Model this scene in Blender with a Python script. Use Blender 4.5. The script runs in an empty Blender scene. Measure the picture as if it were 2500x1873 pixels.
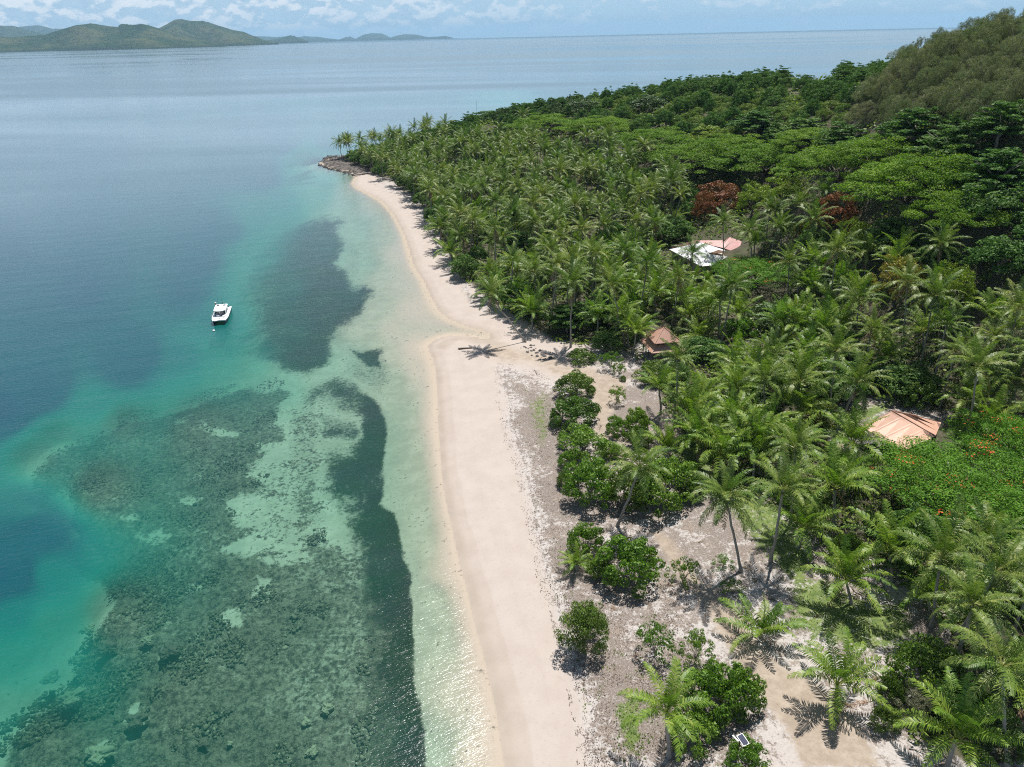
import bpy, math, random
import numpy as np
from math import radians, sin, cos, pi
random.seed(7); RNG = np.random.default_rng(7)
S = bpy.context.scene
COL = S.collection

# ------------------------------------------------------------------ camera
FOC, CX, CY, CAMH = 1732.6, 1250.0, 936.5, 60.0
_p, _r = radians(26.25), radians(-1.35)
FW = np.array([0, cos(_p), -sin(_p)]); _r0 = np.array([1., 0, 0]); _u0 = np.array([0, sin(_p), cos(_p)])
RT = cos(_r) * _r0 + sin(_r) * _u0; UP = cos(_r) * _u0 - sin(_r) * _r0
CAM = np.array([0, 0, CAMH])
cd = bpy.data.cameras.new('camera'); cam = bpy.data.objects.new('camera', cd); COL.objects.link(cam)
cd.sensor_width = 36; cd.lens = FOC / 2500 * 36; cd.clip_end = 90000; cd.clip_start = 1
from mathutils import Matrix, Vector
cam.matrix_world = Matrix(((RT[0], UP[0], -FW[0], 0), (RT[1], UP[1], -FW[1], 0), (RT[2], UP[2], -FW[2], CAMH), (0, 0, 0, 1)))
S.camera = cam

# ------------------------------------------------------------------ light
SUN_EL, SUN_AZ = radians(66), radians(24)          # azimuth clockwise from +Y
SUND = np.array([sin(SUN_AZ) * cos(SUN_EL), cos(SUN_AZ) * cos(SUN_EL), sin(SUN_EL)])
sl = bpy.data.lights.new('sun', 'SUN'); sl.energy = 5.0; sl.angle = radians(.5); sl.color = (1, .965, .91)
so = bpy.data.objects.new('sun', sl); COL.objects.link(so)
so.rotation_euler = Vector(SUND).to_track_quat('Z', 'Y').to_euler()
W = bpy.data.worlds.new('World'); S.world = W; W.use_nodes = True
S.view_settings.view_transform = 'Standard'; S.view_settings.look = 'None'
S.view_settings.exposure = 0.55; S.view_settings.gamma = 1
S.cycles.max_bounces = 6; S.cycles.diffuse_bounces = 2; S.cycles.glossy_bounces = 2
S.cycles.transmission_bounces = 2; S.cycles.transparent_max_bounces = 8; S.cycles.volume_bounces = 0
S.cycles.sample_clamp_indirect = 4; S.cycles.sample_clamp_direct = 0
S.cycles.filter_width = 1.1; S.cycles.use_denoising = False; S.cycles.caustics_reflective = False; S.cycles.caustics_refractive = False


# ------------------------------------------------------------------ node helper
class NT:
    def __init__(s, tree): s.t = tree; tree.nodes.clear()
    def n(s, typ, **kw):
        nd = s.t.nodes.new(typ)
        for k, v in kw.items():
            if k.startswith('i_'):
                key = k[2:]; key = int(key) if key.isdigit() else key
                s.set(nd.inputs[key], v)
            else: setattr(nd, k, v)
        return nd
    def set(s, sock, v):
        if isinstance(v, bpy.types.NodeSocket): s.t.links.new(v, sock)
        elif isinstance(v, bpy.types.Node): s.t.links.new(v.outputs[0], sock)
        else: sock.default_value = v
    def m(s, op, a, b=0., c=0., clamp=False):
        nd = s.t.nodes.new('ShaderNodeMath'); nd.operation = op; nd.use_clamp = clamp
        for i, v in enumerate((a, b, c)): s.set(nd.inputs[i], v)
        return nd.outputs[0]
    def mix(s, f, a, b):
        nd = s.t.nodes.new('ShaderNodeMix'); nd.data_type = 'RGBA'
        s.set(nd.inputs[0], f); s.set(nd.inputs[6], c4(a)); s.set(nd.inputs[7], c4(b)); return nd.outputs[2]
    def mixmul(s, f, a, b):
        nd = s.t.nodes.new('ShaderNodeMix'); nd.data_type = 'RGBA'; nd.blend_type = 'MULTIPLY'
        s.set(nd.inputs[0], f); s.set(nd.inputs[6], c4(a)); s.set(nd.inputs[7], c4(b)); return nd.outputs[2]
    def noise(s, scale, det=4, rough=.55, vec=None, dist=0.):
        nd = s.t.nodes.new('ShaderNodeTexNoise'); nd.inputs['Scale'].default_value = scale
        nd.inputs['Detail'].default_value = det; nd.inputs['Roughness'].default_value = rough; nd.inputs['Distortion'].default_value = dist
        s.set(nd.inputs['Vector'], vec if vec is not None else s.pos()); return nd.outputs[0]
    def pos(s):
        if not hasattr(s, '_g'): s._g = s.t.nodes.new('ShaderNodeNewGeometry')
        return s._g.outputs['Position']
    def sep(s, v):
        nd = s.t.nodes.new('ShaderNodeSeparateXYZ'); s.set(nd.inputs[0], v); return nd.outputs
    def comb(s, x, y, z):
        nd = s.t.nodes.new('ShaderNodeCombineXYZ')
        for i, v in enumerate((x, y, z)): s.set(nd.inputs[i], v)
        return nd.outputs[0]
    def attr(s, name):
        nd = s.t.nodes.new('ShaderNodeAttribute'); nd.attribute_name = name; return nd
    def ss(s, x, a, b):
        nd = s.t.nodes.new('ShaderNodeMapRange'); nd.interpolation_type = 'SMOOTHSTEP'
        s.set(nd.inputs[0], x); s.set(nd.inputs[1], a); s.set(nd.inputs[2], b); return nd.outputs[0]
    def bump(s, h, strength, dist=1.):
        nd = s.t.nodes.new('ShaderNodeBump'); s.set(nd.inputs['Height'], h); s.set(nd.inputs['Strength'], strength)
        s.set(nd.inputs['Distance'], dist); return nd.outputs[0]


def c4(v):
    if isinstance(v, (tuple, list)) and len(v) == 3: return (*v, 1)
    return v


def mat(name):
    m = bpy.data.materials.new(name); m.use_nodes = True; t = NT(m.node_tree)
    out = t.n('ShaderNodeOutputMaterial'); return m, t, out


def simple(name, col, rough=.6, var=.12, scale=3., metal=0., bump=0., spec=.5):
    m, t, out = mat(name)
    nz = t.noise(scale, 5)
    f = t.m('MULTIPLY_ADD', nz, var * 2, 1 - var)
    c = t.mixmul(1., col, t.comb(f, f, f))
    b = t.n('ShaderNodeBsdfPrincipled', i_Metallic=metal, i_Roughness=rough)
    b.inputs['Specular IOR Level'].default_value = spec
    t.set(b.inputs['Base Color'], c)
    if bump: t.set(b.inputs['Normal'], t.bump(t.noise(scale * 4, 4), bump, .05))
    t.set(out.inputs[0], b); return m


# ------------------------------------------------------------------ sky
wt = NT(W.node_tree)
wo = wt.n('ShaderNodeOutputWorld'); bg = wt.n('ShaderNodeBackground')
sky = wt.n('ShaderNodeTexSky', sky_type='NISHITA', sun_disc=False, sun_elevation=SUN_EL, sun_rotation=SUN_AZ)
sky.altitude = 60; sky.air_density = 1.0; sky.dust_density = 0.6; sky.ozone_density = 1.4
tc = wt.n('ShaderNodeTexCoord'); d3 = wt.sep(tc.outputs['Generated'])
az = wt.m('ARCTAN2', d3[0], d3[1]); el = wt.m('ARCSINE', d3[2])
# cumulus banks low over the horizon, thin veil higher up
cv = wt.comb(wt.m('MULTIPLY', az, 22.), wt.m('MULTIPLY', el, 40.), 0.3)
n1 = wt.noise(1.5, 9, .55, cv, .1)
n2 = wt.noise(3.1, 6, .55, cv)
cvs = wt.comb(wt.m('MULTIPLY', az, 22.), wt.m('MULTIPLY_ADD', el, 40., .28), 0.3)
n1s = wt.noise(1.5, 9, .55, cvs, .1)
leftf = wt.ss(az, .35, -.35)
thr = wt.m('MULTIPLY_ADD', leftf, -.20, .545)
cov = wt.ss(n1, wt.m('SUBTRACT', thr, .05), wt.m('ADD', thr, .10))
cov = wt.m('MULTIPLY', cov, wt.m('MULTIPLY_ADD', leftf, .50, .50))
lowf = wt.ss(el, .40, .06); cov = wt.m('MULTIPLY', cov, wt.m('MULTIPLY_ADD', lowf, .85, .15))
base_haze = wt.ss(el, .02, -.01)
cov = wt.m('MULTIPLY', cov, wt.m('MULTIPLY_ADD', wt.ss(el, -.002, .016), .8, .2))
lit = wt.ss(wt.m('SUBTRACT', n1, n1s), -.05, .09)
ccol = wt.mix(lit, (6.2, 8.7, 11.0), (12.2, 12.9, 13.6))
ccol = wt.mix(wt.m('MULTIPLY', wt.ss(n2, .35, .7), .35), ccol, (8.6, 10.6, 12.2))
skyc = wt.mix(wt.m('MULTIPLY', wt.ss(el, .24, .0), .95), sky.outputs[0], (6.5, 9.6, 12.1))
veil = wt.mix(wt.m('MULTIPLY', wt.ss(wt.noise(.5, 5, .5, cv), .25, .8), wt.m('MULTIPLY', wt.ss(el, .35, .02), wt.m('MULTIPLY_ADD', leftf, .30, .40))), skyc, (7.6, 10.0, 11.9))
wt.set(bg.inputs[0], wt.mix(cov, veil, ccol)); bg.inputs[1].default_value = .05
wt.set(wo.inputs[0], bg)


# ------------------------------------------------------------------ maths on the place
def ray(x, y): return FW + RT * ((x - CX) / FOC) + UP * (-(y - CY) / FOC)
def G(x, y, z=0.):
    d = ray(x, y); return CAM + d * ((z - CAMH) / d[2])
def D(x, y, Y):
    d = ray(x, y); return CAM + d * (Y / d[1])
def P(w):
    v = np.asarray(w, float) - CAM; z = v @ FW; zz = np.maximum(z, 3.)
    return CX + FOC * (v @ RT) / zz, CY - FOC * (v @ UP) / zz, z
def smooth(x, a, b):
    t = np.clip((x - a) / (b - a), 0, 1); return t * t * (3 - 2 * t)


_perm = np.random.default_rng(3).random((256, 256))
def vnoise(x, y):
    xi = np.floor(x).astype(int); yi = np.floor(y).astype(int); fx = x - xi; fy = y - yi
    fx = fx * fx * (3 - 2 * fx); fy = fy * fy * (3 - 2 * fy)
    a = _perm[xi & 255, yi & 255]; b = _perm[(xi + 1) & 255, yi & 255]
    c = _perm[xi & 255, (yi + 1) & 255]; d = _perm[(xi + 1) & 255, (yi + 1) & 255]
    return (a * (1 - fx) + b * fx) * (1 - fy) + (c * (1 - fx) + d * fx) * fy
def fbm(x, y, o=5, g=.5):
    s = 0; a = 1; t = 0
    for i in range(o):
        s = s + a * vnoise(x * 2 ** i + 17.3 * i, y * 2 ** i + 9.1 * i); t += a; a *= g
    return s / t


def poly_sd(px, py, poly):
    """signed distance to a polygon, positive inside"""
    poly = np.asarray(poly, float); sh = px.shape; px = px.ravel(); py = py.ravel()
    dmin = np.full(px.shape, 1e18); ins = np.zeros(px.shape, bool); n = len(poly)
    for i in range(n):
        a = poly[i]; b = poly[(i + 1) % n]; e = b - a; L = e @ e + 1e-9
        wx = px - a[0]; wy = py - a[1]; t = np.clip((wx * e[0] + wy * e[1]) / L, 0, 1)
        dx = wx - t * e[0]; dy = wy - t * e[1]; dmin = np.minimum(dmin, dx * dx + dy * dy)
        c = (a[1] > py) != (b[1] > py)
        if abs(b[1] - a[1]) > 1e-9: ins ^= c & (px < (b[0] - a[0]) * (py - a[1]) / (b[1] - a[1]) + a[0])
    d = np.sqrt(dmin); return np.where(ins, d, -d).reshape(sh)


SHORE_PX = [(1300, 2200), (1262, 2000), (1232, 1873), (1216, 1765), (1197, 1675), (1179, 1599), (1158, 1524), (1137, 1433),
            (1120, 1373), (1104, 1300), (1092, 1250), (1081, 1190), (1073, 1120), (1069, 1060), (1068, 1000), (1066, 950), (1062, 905), (1056, 880), (1047, 862),
            (1042, 846), (1052, 834), (1075, 823), (1100, 817), (1130, 817), (1160, 821), (1185, 827), (1197, 825), (1192, 817), (1170, 808),
            (1130, 797), (1090, 779), (1069, 759), (1047, 722), (1033, 688), (1010, 655), (997, 610), (983, 571), (965, 537),
            (953, 519), (932, 495), (901, 477), (871, 463), (858, 452), (861, 441), (867, 432), (864, 427), (850, 422),
            (823, 417), (801, 411), (790, 404), (780, 400), (782, 395), (790, 391), (805, 387), (823, 383), (832, 381)]
SHORE = [G(x, y)[:2] for x, y in SHORE_PX] + [np.array(q, float) for q in
        [(-60, 455), (-20, 520), (60, 590), (160, 640), (320, 640), (480, 520), (560, 300), (520, 60), (400, -60), (150, -90), (40, -80), (14, -30), (7, 0), (3, 18)]]
SHORE = np.array(SHORE)

_cp = []
for x, y, Y, h in [(1198, 271, 380, 10), (1480, 215, 380, 9), (1640, 208, 360, 7), (1808, 198, 330, 6), (1980, 190, 310, 6), (2125, 178, 290, 6), (2235, 110, 225, 8), (2340, 98, 215, 8), (2500, 74, 200, 8),
                   (2260, 226, 195, 8), (2450, 200, 165, 8), (2373, 396, 150, 9), (1921, 384, 230, 9), (2090, 486, 168, 8), (2147, 633, 138, 8),
                   (2400, 560, 128, 9), (1469, 430, 240, 12), (1650, 330, 270, 10), (1300, 350, 300, 11), (1110, 370, 320, 10),
                   (1800, 270, 275, 8), (2050, 270, 235, 7), (1350, 300, 335, 9), (950, 370, 350, 9)]:
    w = D(x, y, Y); _cp.append((w[0], w[1], w[2] - h))
for x, y, z in [(1080, 600, .8), (1180, 700, .9), (1330, 800, .9), (1600, 900, 1.3), (1500, 1300, 1.3), (1700, 1700, 1.2),
                (2200, 1080, 1.8), (2400, 1700, 2.), (2450, 1250, 2.5), (1900, 1350, 1.5), (2000, 900, 2.2), (2400, 950, 3.), (1500, 1800, 1.), (1700, 620, 4.), (1400, 600, 2.5), (1950, 760, 3.)]:
    w = G(x, y, z); _cp.append(tuple(w))
for q in [(-40, 480, 6), (20, 500, 10), (90, 520, 12), (200, 500, 14), (300, 420, 24), (330, 300, 35), (320, 180, 35), (260, 100, 20), (180, 60, 10),
          (120, 40, 5), (60, 20, 2), (500, 200, 0), (400, 500, 0)]: _cp.append(q)
_cp = np.array(_cp, float)
def _tps():
    n = len(_cp); d = np.hypot(_cp[:, None, 0] - _cp[None, :, 0], _cp[:, None, 1] - _cp[None, :, 1]) / 100
    K = np.where(d > 0, d * d * np.log(d + 1e-12), 0) + np.eye(n) * .02
    Pm = np.c_[np.ones(n), _cp[:, :2] / 100]; A = np.block([[K, Pm], [Pm.T, np.zeros((3, 3))]])
    return np.linalg.solve(A, np.r_[_cp[:, 2], 0, 0, 0])
_w = _tps()
def tps(X, Y):
    z = _w[-3] + _w[-2] * X / 100 + _w[-1] * Y / 100
    for i in range(len(_cp)):
        d2 = ((X - _cp[i, 0]) ** 2 + (Y - _cp[i, 1]) ** 2) / 1e4 + 1e-12; z = z + _w[i] * .5 * d2 * np.log(d2)
    return z
def land_z(X, Y, s=None):
    X = np.asarray(X, float); Y = np.asarray(Y, float)
    if s is None: s = poly_sd(X, Y, SHORE)
    beach = 1.15 * (1 - np.exp(-np.maximum(s, 0) / 9.)) - .0
    hill = np.maximum(tps(X, Y), .6) - 1.15
    z = beach + np.maximum(hill, -.3) * smooth(s, 10, 55) + (fbm(X / 6, Y / 6, 3) - .5) * .35 * smooth(s, 9, 22)
    return np.where(s > 0, z, s * .06)


# ---- sea floor: optical depth from control points, in photograph pixels laid on the water
DEPTH = np.array([(1075, 1000, .15), (1040, 1000, .5), (1000, 1000, 1.0), (960, 1050, 1.3), (1090, 1400, .5), (1050, 1450, 1.0), (1040, 1830, 1.1), (1130, 1700, .5), (1180, 1850, .3),
    (900, 1100, 1.7), (960, 1400, 1.7), (970, 1800, 1.5), (800, 1200, 2.2), (650, 1150, 2.2), (700, 940, 2.9), (610, 880, 3.7), (560, 860, 4.6), (450, 870, 6.2), (300, 900, 8), (330, 860, 9),
    (100, 950, 11), (0, 1000, 13), (0, 1400, 11), (50, 1500, 5.6), (120, 1530, 4.2), (20, 1620, 4.4), (100, 1300, 9.), (250, 1180, 2.4), (60, 1230, 6.5), (500, 1050, 2.3), (300, 1500, 2.2), (100, 1800, 2.3),
    (500, 1700, 1.9), (700, 1600, 1.7), (300, 1030, 3), (150, 1070, 3.6), (230, 985, 5.5), (100, 1120, 3.2), (120, 1400, 5.5), (40, 1400, 9), (0, 1750, 3.5),
    (540, 790, 6.2), (450, 720, 8), (200, 700, 12), (0, 600, 14), (200, 520, 12), (400, 450, 9), (500, 560, 9), (480, 640, 9), (560, 400, 9), (650, 430, 8), (430, 380, 7), (520, 330, 8), (300, 380, 12),
    (700, 500, 5.5), (780, 470, 3.6), (800, 600, 2.6), (850, 720, 2.), (720, 800, 2.6), (700, 700, 3.), (620, 620, 4.5), (560, 560, 7.5), (620, 530, 5.5), (885, 640, 1.3), (870, 560, 1.4), (930, 570, .7), (960, 620, .4), (900, 500, .6), (860, 480, 1.1), (800, 430, 4), (760, 400, 3.2), (740, 380, 3.8),
    (700, 350, 9), (800, 350, 7), (650, 300, 10), (900, 320, 7), (1000, 280, 10), (900, 260, 9), (960, 700, .40), (1000, 760, .25), (910, 750, .5), (880, 800, .55), (960, 800, .28), (1010, 850, .25), (960, 860, .45), (850, 880, 1.5), (900, 900, 1.1), (960, 930, .8), (1020, 900, .35), (930, 680, .5), (800, 880, 2.2),
    (300, 200, 22), (900, 180, 22), (0, 300, 20), (1500, 150, 25), (100, 150, 20)], float)
def depth_map(px, py, s):
    num = 0; den = 0; ax = px; ay = py
    for x, y, d in DEPTH:
        r2 = ((ax - x) ** 2 + ((ay - y) * 1.25) ** 2) + 120.; w = 1 / r2 ** 1.5
        num = num + w * math.log(d); den = den + w
    d = np.exp(num / den)
    d = d * (1 + .5 * smooth(d, 2.2, .8)); return d * (.5 * smooth(-s, -.2, 3.5) + .5 * smooth(-s, 1.5, 12))

SEAGRASS = [(741, 940), (760, 915), (802, 902), (835, 905), (870, 925), (900, 950), (925, 985), (943, 1019), (946, 1050), (940, 1085), (934, 1130), (936, 1180), (930, 1200), (945, 1212), (960, 1228), (975, 1270), (986, 1310), (988, 1350),
            (1001, 1403), (1004, 1503), (1013, 1569), (1010, 1660), (1025, 1705), (1031, 1765), (1035, 1826), (1037, 1900), (850, 1900), (870, 1826), (895, 1735), (875, 1645), (890, 1584), (875, 1524), (862, 1463),
            (845, 1418), (832, 1333), (835, 1272), (817, 1212), (787, 1182), (790, 1122), (785, 1070), (850, 1062), (883, 1040), (877, 1001), (840, 985), (790, 965), (745, 962)]
PATCH = [(820, 525), (835, 531), (820, 550), (838, 586), (820, 631), (841, 658), (862, 685), (901, 688), (911, 706), (892, 722), (889, 752), (862, 778), (830, 795), (802, 809), (805, 842), (795, 868), (781, 882), (750, 891), (711, 878),
         (666, 860), (621, 851), (570, 827), (550, 790), (545, 730), (560, 676), (590, 631), (610, 586), (650, 550), (700, 530), (741, 520), (790, 515)]
SMALL = [(853, 838), (880, 848), (934, 843), (938, 852), (925, 862), (932, 885), (905, 880), (892, 872), (868, 857)]
REEF = [(420, 940), (500, 925), (545, 918), (600, 905), (645, 918), (690, 910), (700, 938), (685, 971), (668, 995), (693, 1037), (669, 1070), (633, 1100), (600, 1140), (663, 1155), (669, 1172), (590, 1197), (554, 1210), (560, 1235), (627, 1255), (621, 1285),
        (570, 1294), (600, 1320), (700, 1310), (770, 1290), (830, 1300), (862, 1418), (890, 1463), (905, 1524), (920, 1584), (902, 1645), (926, 1735), (902, 1826), (890, 1900), (-20, 1900), (-20, 1745), (39, 1711), (60, 1669), (109, 1651), (181, 1620), (150, 1584),
        (193, 1530), (220, 1503), (255, 1448), (263, 1391), (165, 1333), (140, 1288), (140, 1227), (145, 1175), (81, 1165), (56, 1137), (62, 1106), (106, 1072), (190, 1030), (272, 990), (362, 965)]
FARREEF = [(470, 395), (560, 360), (700, 330), (790, 345), (800, 380), (790, 420), (820, 470), (770, 480), (680, 470), (560, 455), (500, 430)]
HOLES = [((440, 985), 38, 14), ((500, 1024), 30, 12), ((372, 1262), 36, 16), ((452, 1190), 20, 9), ((300, 1230), 28, 9), ((550, 1030), 45, 9), ((600, 1215), 60, 36), ((575, 1300), 70, 12), ((470, 1395), 25, 12), ((640, 1400), 40, 30), ((700, 1330), 60, 25),
         ((310, 1720), 28, 40), ((390, 1560), 22, 12), ((240, 1790), 22, 30), ((150, 1240), 20, 10), ((560, 1480), 25, 20), ((650, 1060), 30, 10)]

LITTER_A = [(1420, 1900), (1395, 1750), (1375, 1640), (1352, 1560), (1335, 1480), (1312, 1400), (1288, 1300), (1272, 1220), (1258, 1157), (1233, 1085), (1218, 1012), (1211, 947), (1202, 905), (1215, 888), (1250, 893), (1300, 907), (1344, 922), (1375, 935),
            (1420, 960), (1450, 985), (1462, 1020), (1455, 1080), (1440, 1120), (1500, 1180), (1600, 1300), (1600, 1360), (1640, 1420), (1700, 1540), (1760, 1640), (1830, 1760), (1900, 1900)]
TAN = [[(1175, 830), (1230, 850), (1300, 865), (1400, 900), (1480, 925), (1530, 950), (1530, 975), (1500, 1000), (1495, 1050), (1530, 1090), (1540, 1140), (1490, 1150), (1450, 1100), (1452, 1040), (1440, 990), (1400, 945), (1340, 915), (1270, 890), (1190, 880)],
       [(1590, 1310), (1640, 1320), (1690, 1400), (1760, 1470), (1800, 1500), (1850, 1600), (1930, 1650), (2000, 1700), (2080, 1790), (2150, 1900), (1960, 1900), (1880, 1760), (1800, 1650), (1750, 1560), (1690, 1460), (1610, 1350)],
       [(1640, 1000), (1700, 1010), (1730, 1100), (1700, 1150), (1640, 1100)]]
GRASS = [([(2040, 1020), (2110, 1010), (2180, 1000), (2150, 1030), (2100, 1045), (2080, 1100), (2050, 1110), (2020, 1080)], 12), ([(1930, 1440), (2010, 1430), (2110, 1500), (2200, 1500), (2230, 1590), (2130, 1620), (1980, 1580), (1930, 1520)], 30),
         ([(1620, 1100), (1700, 1080), (1790, 1180), (1900, 1260), (1980, 1380), (1960, 1470), (1850, 1360), (1780, 1270), (1660, 1180)], 25), ([(1640, 985), (1700, 1000), (1690, 1060), (1650, 1060)], 12),
         ([(1300, 995), (1335, 975), (1335, 1050), (1315, 1110)], 40), ([(1022, 494), (1055, 492), (1060, 502), (1030, 507)], 3), ([(1300, 735), (1500, 730), (1560, 800), (1500, 830), (1380, 790)], 20), ([(1500, 1740), (1560, 1700), (1560, 1830), (1530, 1860)], 15)]
FOREST = [(832, 378), (870, 400), (920, 430), (965, 452), (1010, 485), (1050, 530), (1072, 580), (1090, 630), (1130, 690), (1200, 745), (1290, 800), (1370, 850), (1480, 850), (1540, 870), (1590, 930), (1612, 990), (1670, 1085), (1760, 1165), (1870, 1225), (1950, 1310), (2040, 1385), (2150, 1400), (2260, 1490), (2320, 1570),
          (2260, 1640), (2200, 1800), (2350, 1900), (2700, 1900), (2700, 0), (1000, 0), (700, 200)]
ROCKP = [(770, 400), (800, 380), (832, 376), (870, 385), (910, 400), (925, 432), (880, 430), (862, 429), (850, 424), (800, 414)]


def grid_mesh(name, Xs, Ys, Zs, material, fmask=None, attrs={}, smoothf=True):
    nr, nc = Xs.shape
    idx = np.arange(nr * nc).reshape(nr, nc)
    f = np.stack([idx[:-1, :-1], idx[:-1, 1:], idx[1:, 1:], idx[1:, :-1]], -1).reshape(-1, 4)
    co = np.stack([Xs, Ys, Zs], -1).reshape(-1, 3)
    if fmask is not None:
        f = f[fmask.ravel()]
    used = np.zeros(nr * nc, bool); used[f.ravel()] = True; remap = np.cumsum(used) - 1
    f = remap[f]; co = co[used]
    me = mesh_np(name, co, f, smoothf)
    for k, v in attrs.items():
        v = v.reshape(nr * nc, -1)[used]
        if v.shape[1] == 1:
            a = me.attributes.new(k, 'FLOAT', 'POINT'); a.data.foreach_set('value', v.ravel().astype(np.float32))
        else:
            a = me.attributes.new(k, 'FLOAT_COLOR', 'POINT'); a.data.foreach_set('color', np.c_[v, np.ones(len(v))].astype(np.float32).ravel() if v.shape[1] == 3 else v.astype(np.float32).ravel())
    me.materials.append(material)
    o = bpy.data.objects.new(name, me); COL.objects.link(o); return o


def mesh_np(name, co, f, smoothf=False):
    co = np.asarray(co, np.float32); f = np.asarray(f)
    me = bpy.data.meshes.new(name); k = f.shape[1]
    me.vertices.add(len(co)); me.vertices.foreach_set('co', co.ravel())
    me.loops.add(f.size); me.loops.foreach_set('vertex_index', f.ravel().astype(np.int32))
    me.polygons.add(len(f)); me.polygons.foreach_set('loop_start', (np.arange(len(f)) * k).astype(np.int32))
    me.polygons.foreach_set('loop_total', np.full(len(f), k, np.int32))
    if smoothf: me.polygons.foreach_set('use_smooth', np.ones(len(f), bool))
    me.update(calc_edges=True); return me


def mesh_any(name, co, faces, material=None, smoothf=False):
    me = bpy.data.meshes.new(name); me.from_pydata([tuple(map(float, c)) for c in co], [], [list(map(int, q)) for q in faces])
    if smoothf:
        for p_ in me.polygons: p_.use_smooth = True
    if material: me.materials.append(material)
    return me


def link(name, me, parent=None, loc=None, rot=None, scale=None):
    o = bpy.data.objects.new(name, me); COL.objects.link(o)
    if parent: o.parent = parent
    if loc is not None: o.location = [float(v) for v in loc]
    if rot is not None: o.rotation_euler = rot
    if scale is not None: o.scale = scale if hasattr(scale, '__len__') else (scale,) * 3
    return o


def thing(name, label, cat, loc=(0, 0, 0), rz=0., group=None, scale=1.):
    o = link(name, None, None, loc, (0, 0, rz), scale); o.empty_display_size = .2
    o['label'] = label; o['category'] = cat
    if group: o['group'] = group
    return o


def tag(o, label, cat, group=None, kind=None):
    o['label'] = label
    if cat: o['category'] = cat
    if group: o['group'] = group
    if kind: o['kind'] = kind
    return o


# ------------------------------------------------------------------ ground + sea floor materials
def m_ground():
    m, t, out = mat('beach sand and soil'); A = t.attr('mA'); B = t.attr('mB')
    a = t.sep(A.outputs['Vector']); b = t.sep(B.outputs['Vector'])      # litter, tan, grass | wet, forest, rock
    # sand: shell-white with faint footprints and tide mottling
    nz = t.noise(.35, 6, .6); nf = t.noise(9., 5, .7); ng = t.noise(45., 3, .7)
    sand = t.mix(t.ss(nz, .3, .7), (.370, .317, .280), (.400, .348, .310))
    sand = t.mixmul(t.m('MULTIPLY', t.ss(nf, .45, .75), .35), sand, (.80, .76, .72)); sand = t.mixmul(t.m('MULTIPLY', t.ss(t.noise(2.4, 3, .5), .60, .68), .30), sand, (.80, .77, .73)); sand = t.mixmul(t.m('MULTIPLY', t.ss(t.noise(14., 2, .5), .70, .73), .55), sand, (.45, .38, .33))
    tan = t.mix(t.ss(t.noise(.8, 6, .65), .35, .7), (.28, .225, .175), (.37, .31, .25))
    tan = t.mixmul(t.m('MULTIPLY', t.ss(t.noise(5., 6, .7), .5, .7), .5), tan, (.62, .52, .45))
    wet = t.mix(t.ss(nz, .3, .7), (.285, .240, .195), (.325, .272, .225))
    white = t.mix(t.ss(t.noise(4., 5, .7), .35, .65), (.36, .33, .312), (.45, .42, .40))
    grey = t.mix(t.ss(t.noise(11., 5, .7), .3, .7), (.11, .086, .072), (.25, .208, .178))
    brown = t.mix(t.ss(t.noise(1.7, 5, .6), .4, .62), (.17, .135, .11), (.25, .20, .165))
    grey = t.mix(t.ss(t.noise(.5, 4, .6), .5, .66), grey, brown)
    big = t.noise(.45, 4, .6); fine = t.noise(3.2, 7, .72)
    mid_ = t.noise(1.15, 6, .65)
    l = t.m('ADD', t.m('MULTIPLY_ADD', big, 1.3, -.65), t.m('ADD', t.m('MULTIPLY_ADD', fine, 1.7, -.85), t.m('MULTIPLY_ADD', mid_, 1.6, -.30)))
    lf = t.ss(l, t.m('MULTIPLY_ADD', a[0], -1., .90), t.m('MULTIPLY_ADD', a[0], -1., 1.12))
    lf = t.m('MULTIPLY', lf, t.m('SUBTRACT', 1., t.m('MULTIPLY', t.ss(t.noise(7., 4, .75), .52, .62), .75)))
    lf = t.m('MULTIPLY', lf, t.ss(a[0], .02, .2))
    soilbg = t.mix(t.ss(a[0], .15, .5), sand, white)
    c = t.mix(lf, soilbg, grey)
    tn = t.ss(t.m('ADD', a[1], t.m('MULTIPLY_ADD', fine, 1.6, -.8)), .25, .75); c = t.mix(tn, c, tan)
    gcol = t.mix(t.ss(t.noise(1.2, 5, .65), .35, .65), (.07, .12, .022), (.15, .20, .05))
    gf = t.ss(t.m('ADD', a[2], t.m('ADD', t.m('MULTIPLY_ADD', fine, 1.8, -.9), t.m('MULTIPLY_ADD', mid_, 1.4, -.7))), .38, .70); c = t.mix(gf, c, gcol)
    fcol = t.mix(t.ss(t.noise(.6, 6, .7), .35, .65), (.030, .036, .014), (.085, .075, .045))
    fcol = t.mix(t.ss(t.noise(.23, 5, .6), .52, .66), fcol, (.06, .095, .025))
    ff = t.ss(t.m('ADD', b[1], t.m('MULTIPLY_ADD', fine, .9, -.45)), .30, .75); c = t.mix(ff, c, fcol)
    c = t.mix(b[0], c, wet)
    rc = t.mix(t.ss(t.noise(1.1, 7, .75), .35, .65), (.035, .032, .028), (.19, .165, .145))
    c = t.mix(t.ss(b[2], .35, .6), c, rc)
    hs = t.m('ADD', t.m('MULTIPLY', fine, .6), t.m('MULTIPLY', nf, .4))
    bs = t.m('ADD', t.m('MULTIPLY_ADD', a[0], .55, .10), t.m('MULTIPLY', b[1], .3))
    p = t.n('ShaderNodeBsdfPrincipled'); t.set(p.inputs['Base Color'], c)
    t.set(p.inputs['Roughness'], t.m('MULTIPLY_ADD', b[0], -.45, .95)); p.inputs['Specular IOR Level'].default_value = .25
    t.set(p.inputs['Normal'], t.bump(hs, bs, .5)); t.set(out.inputs[0], p); return m


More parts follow.
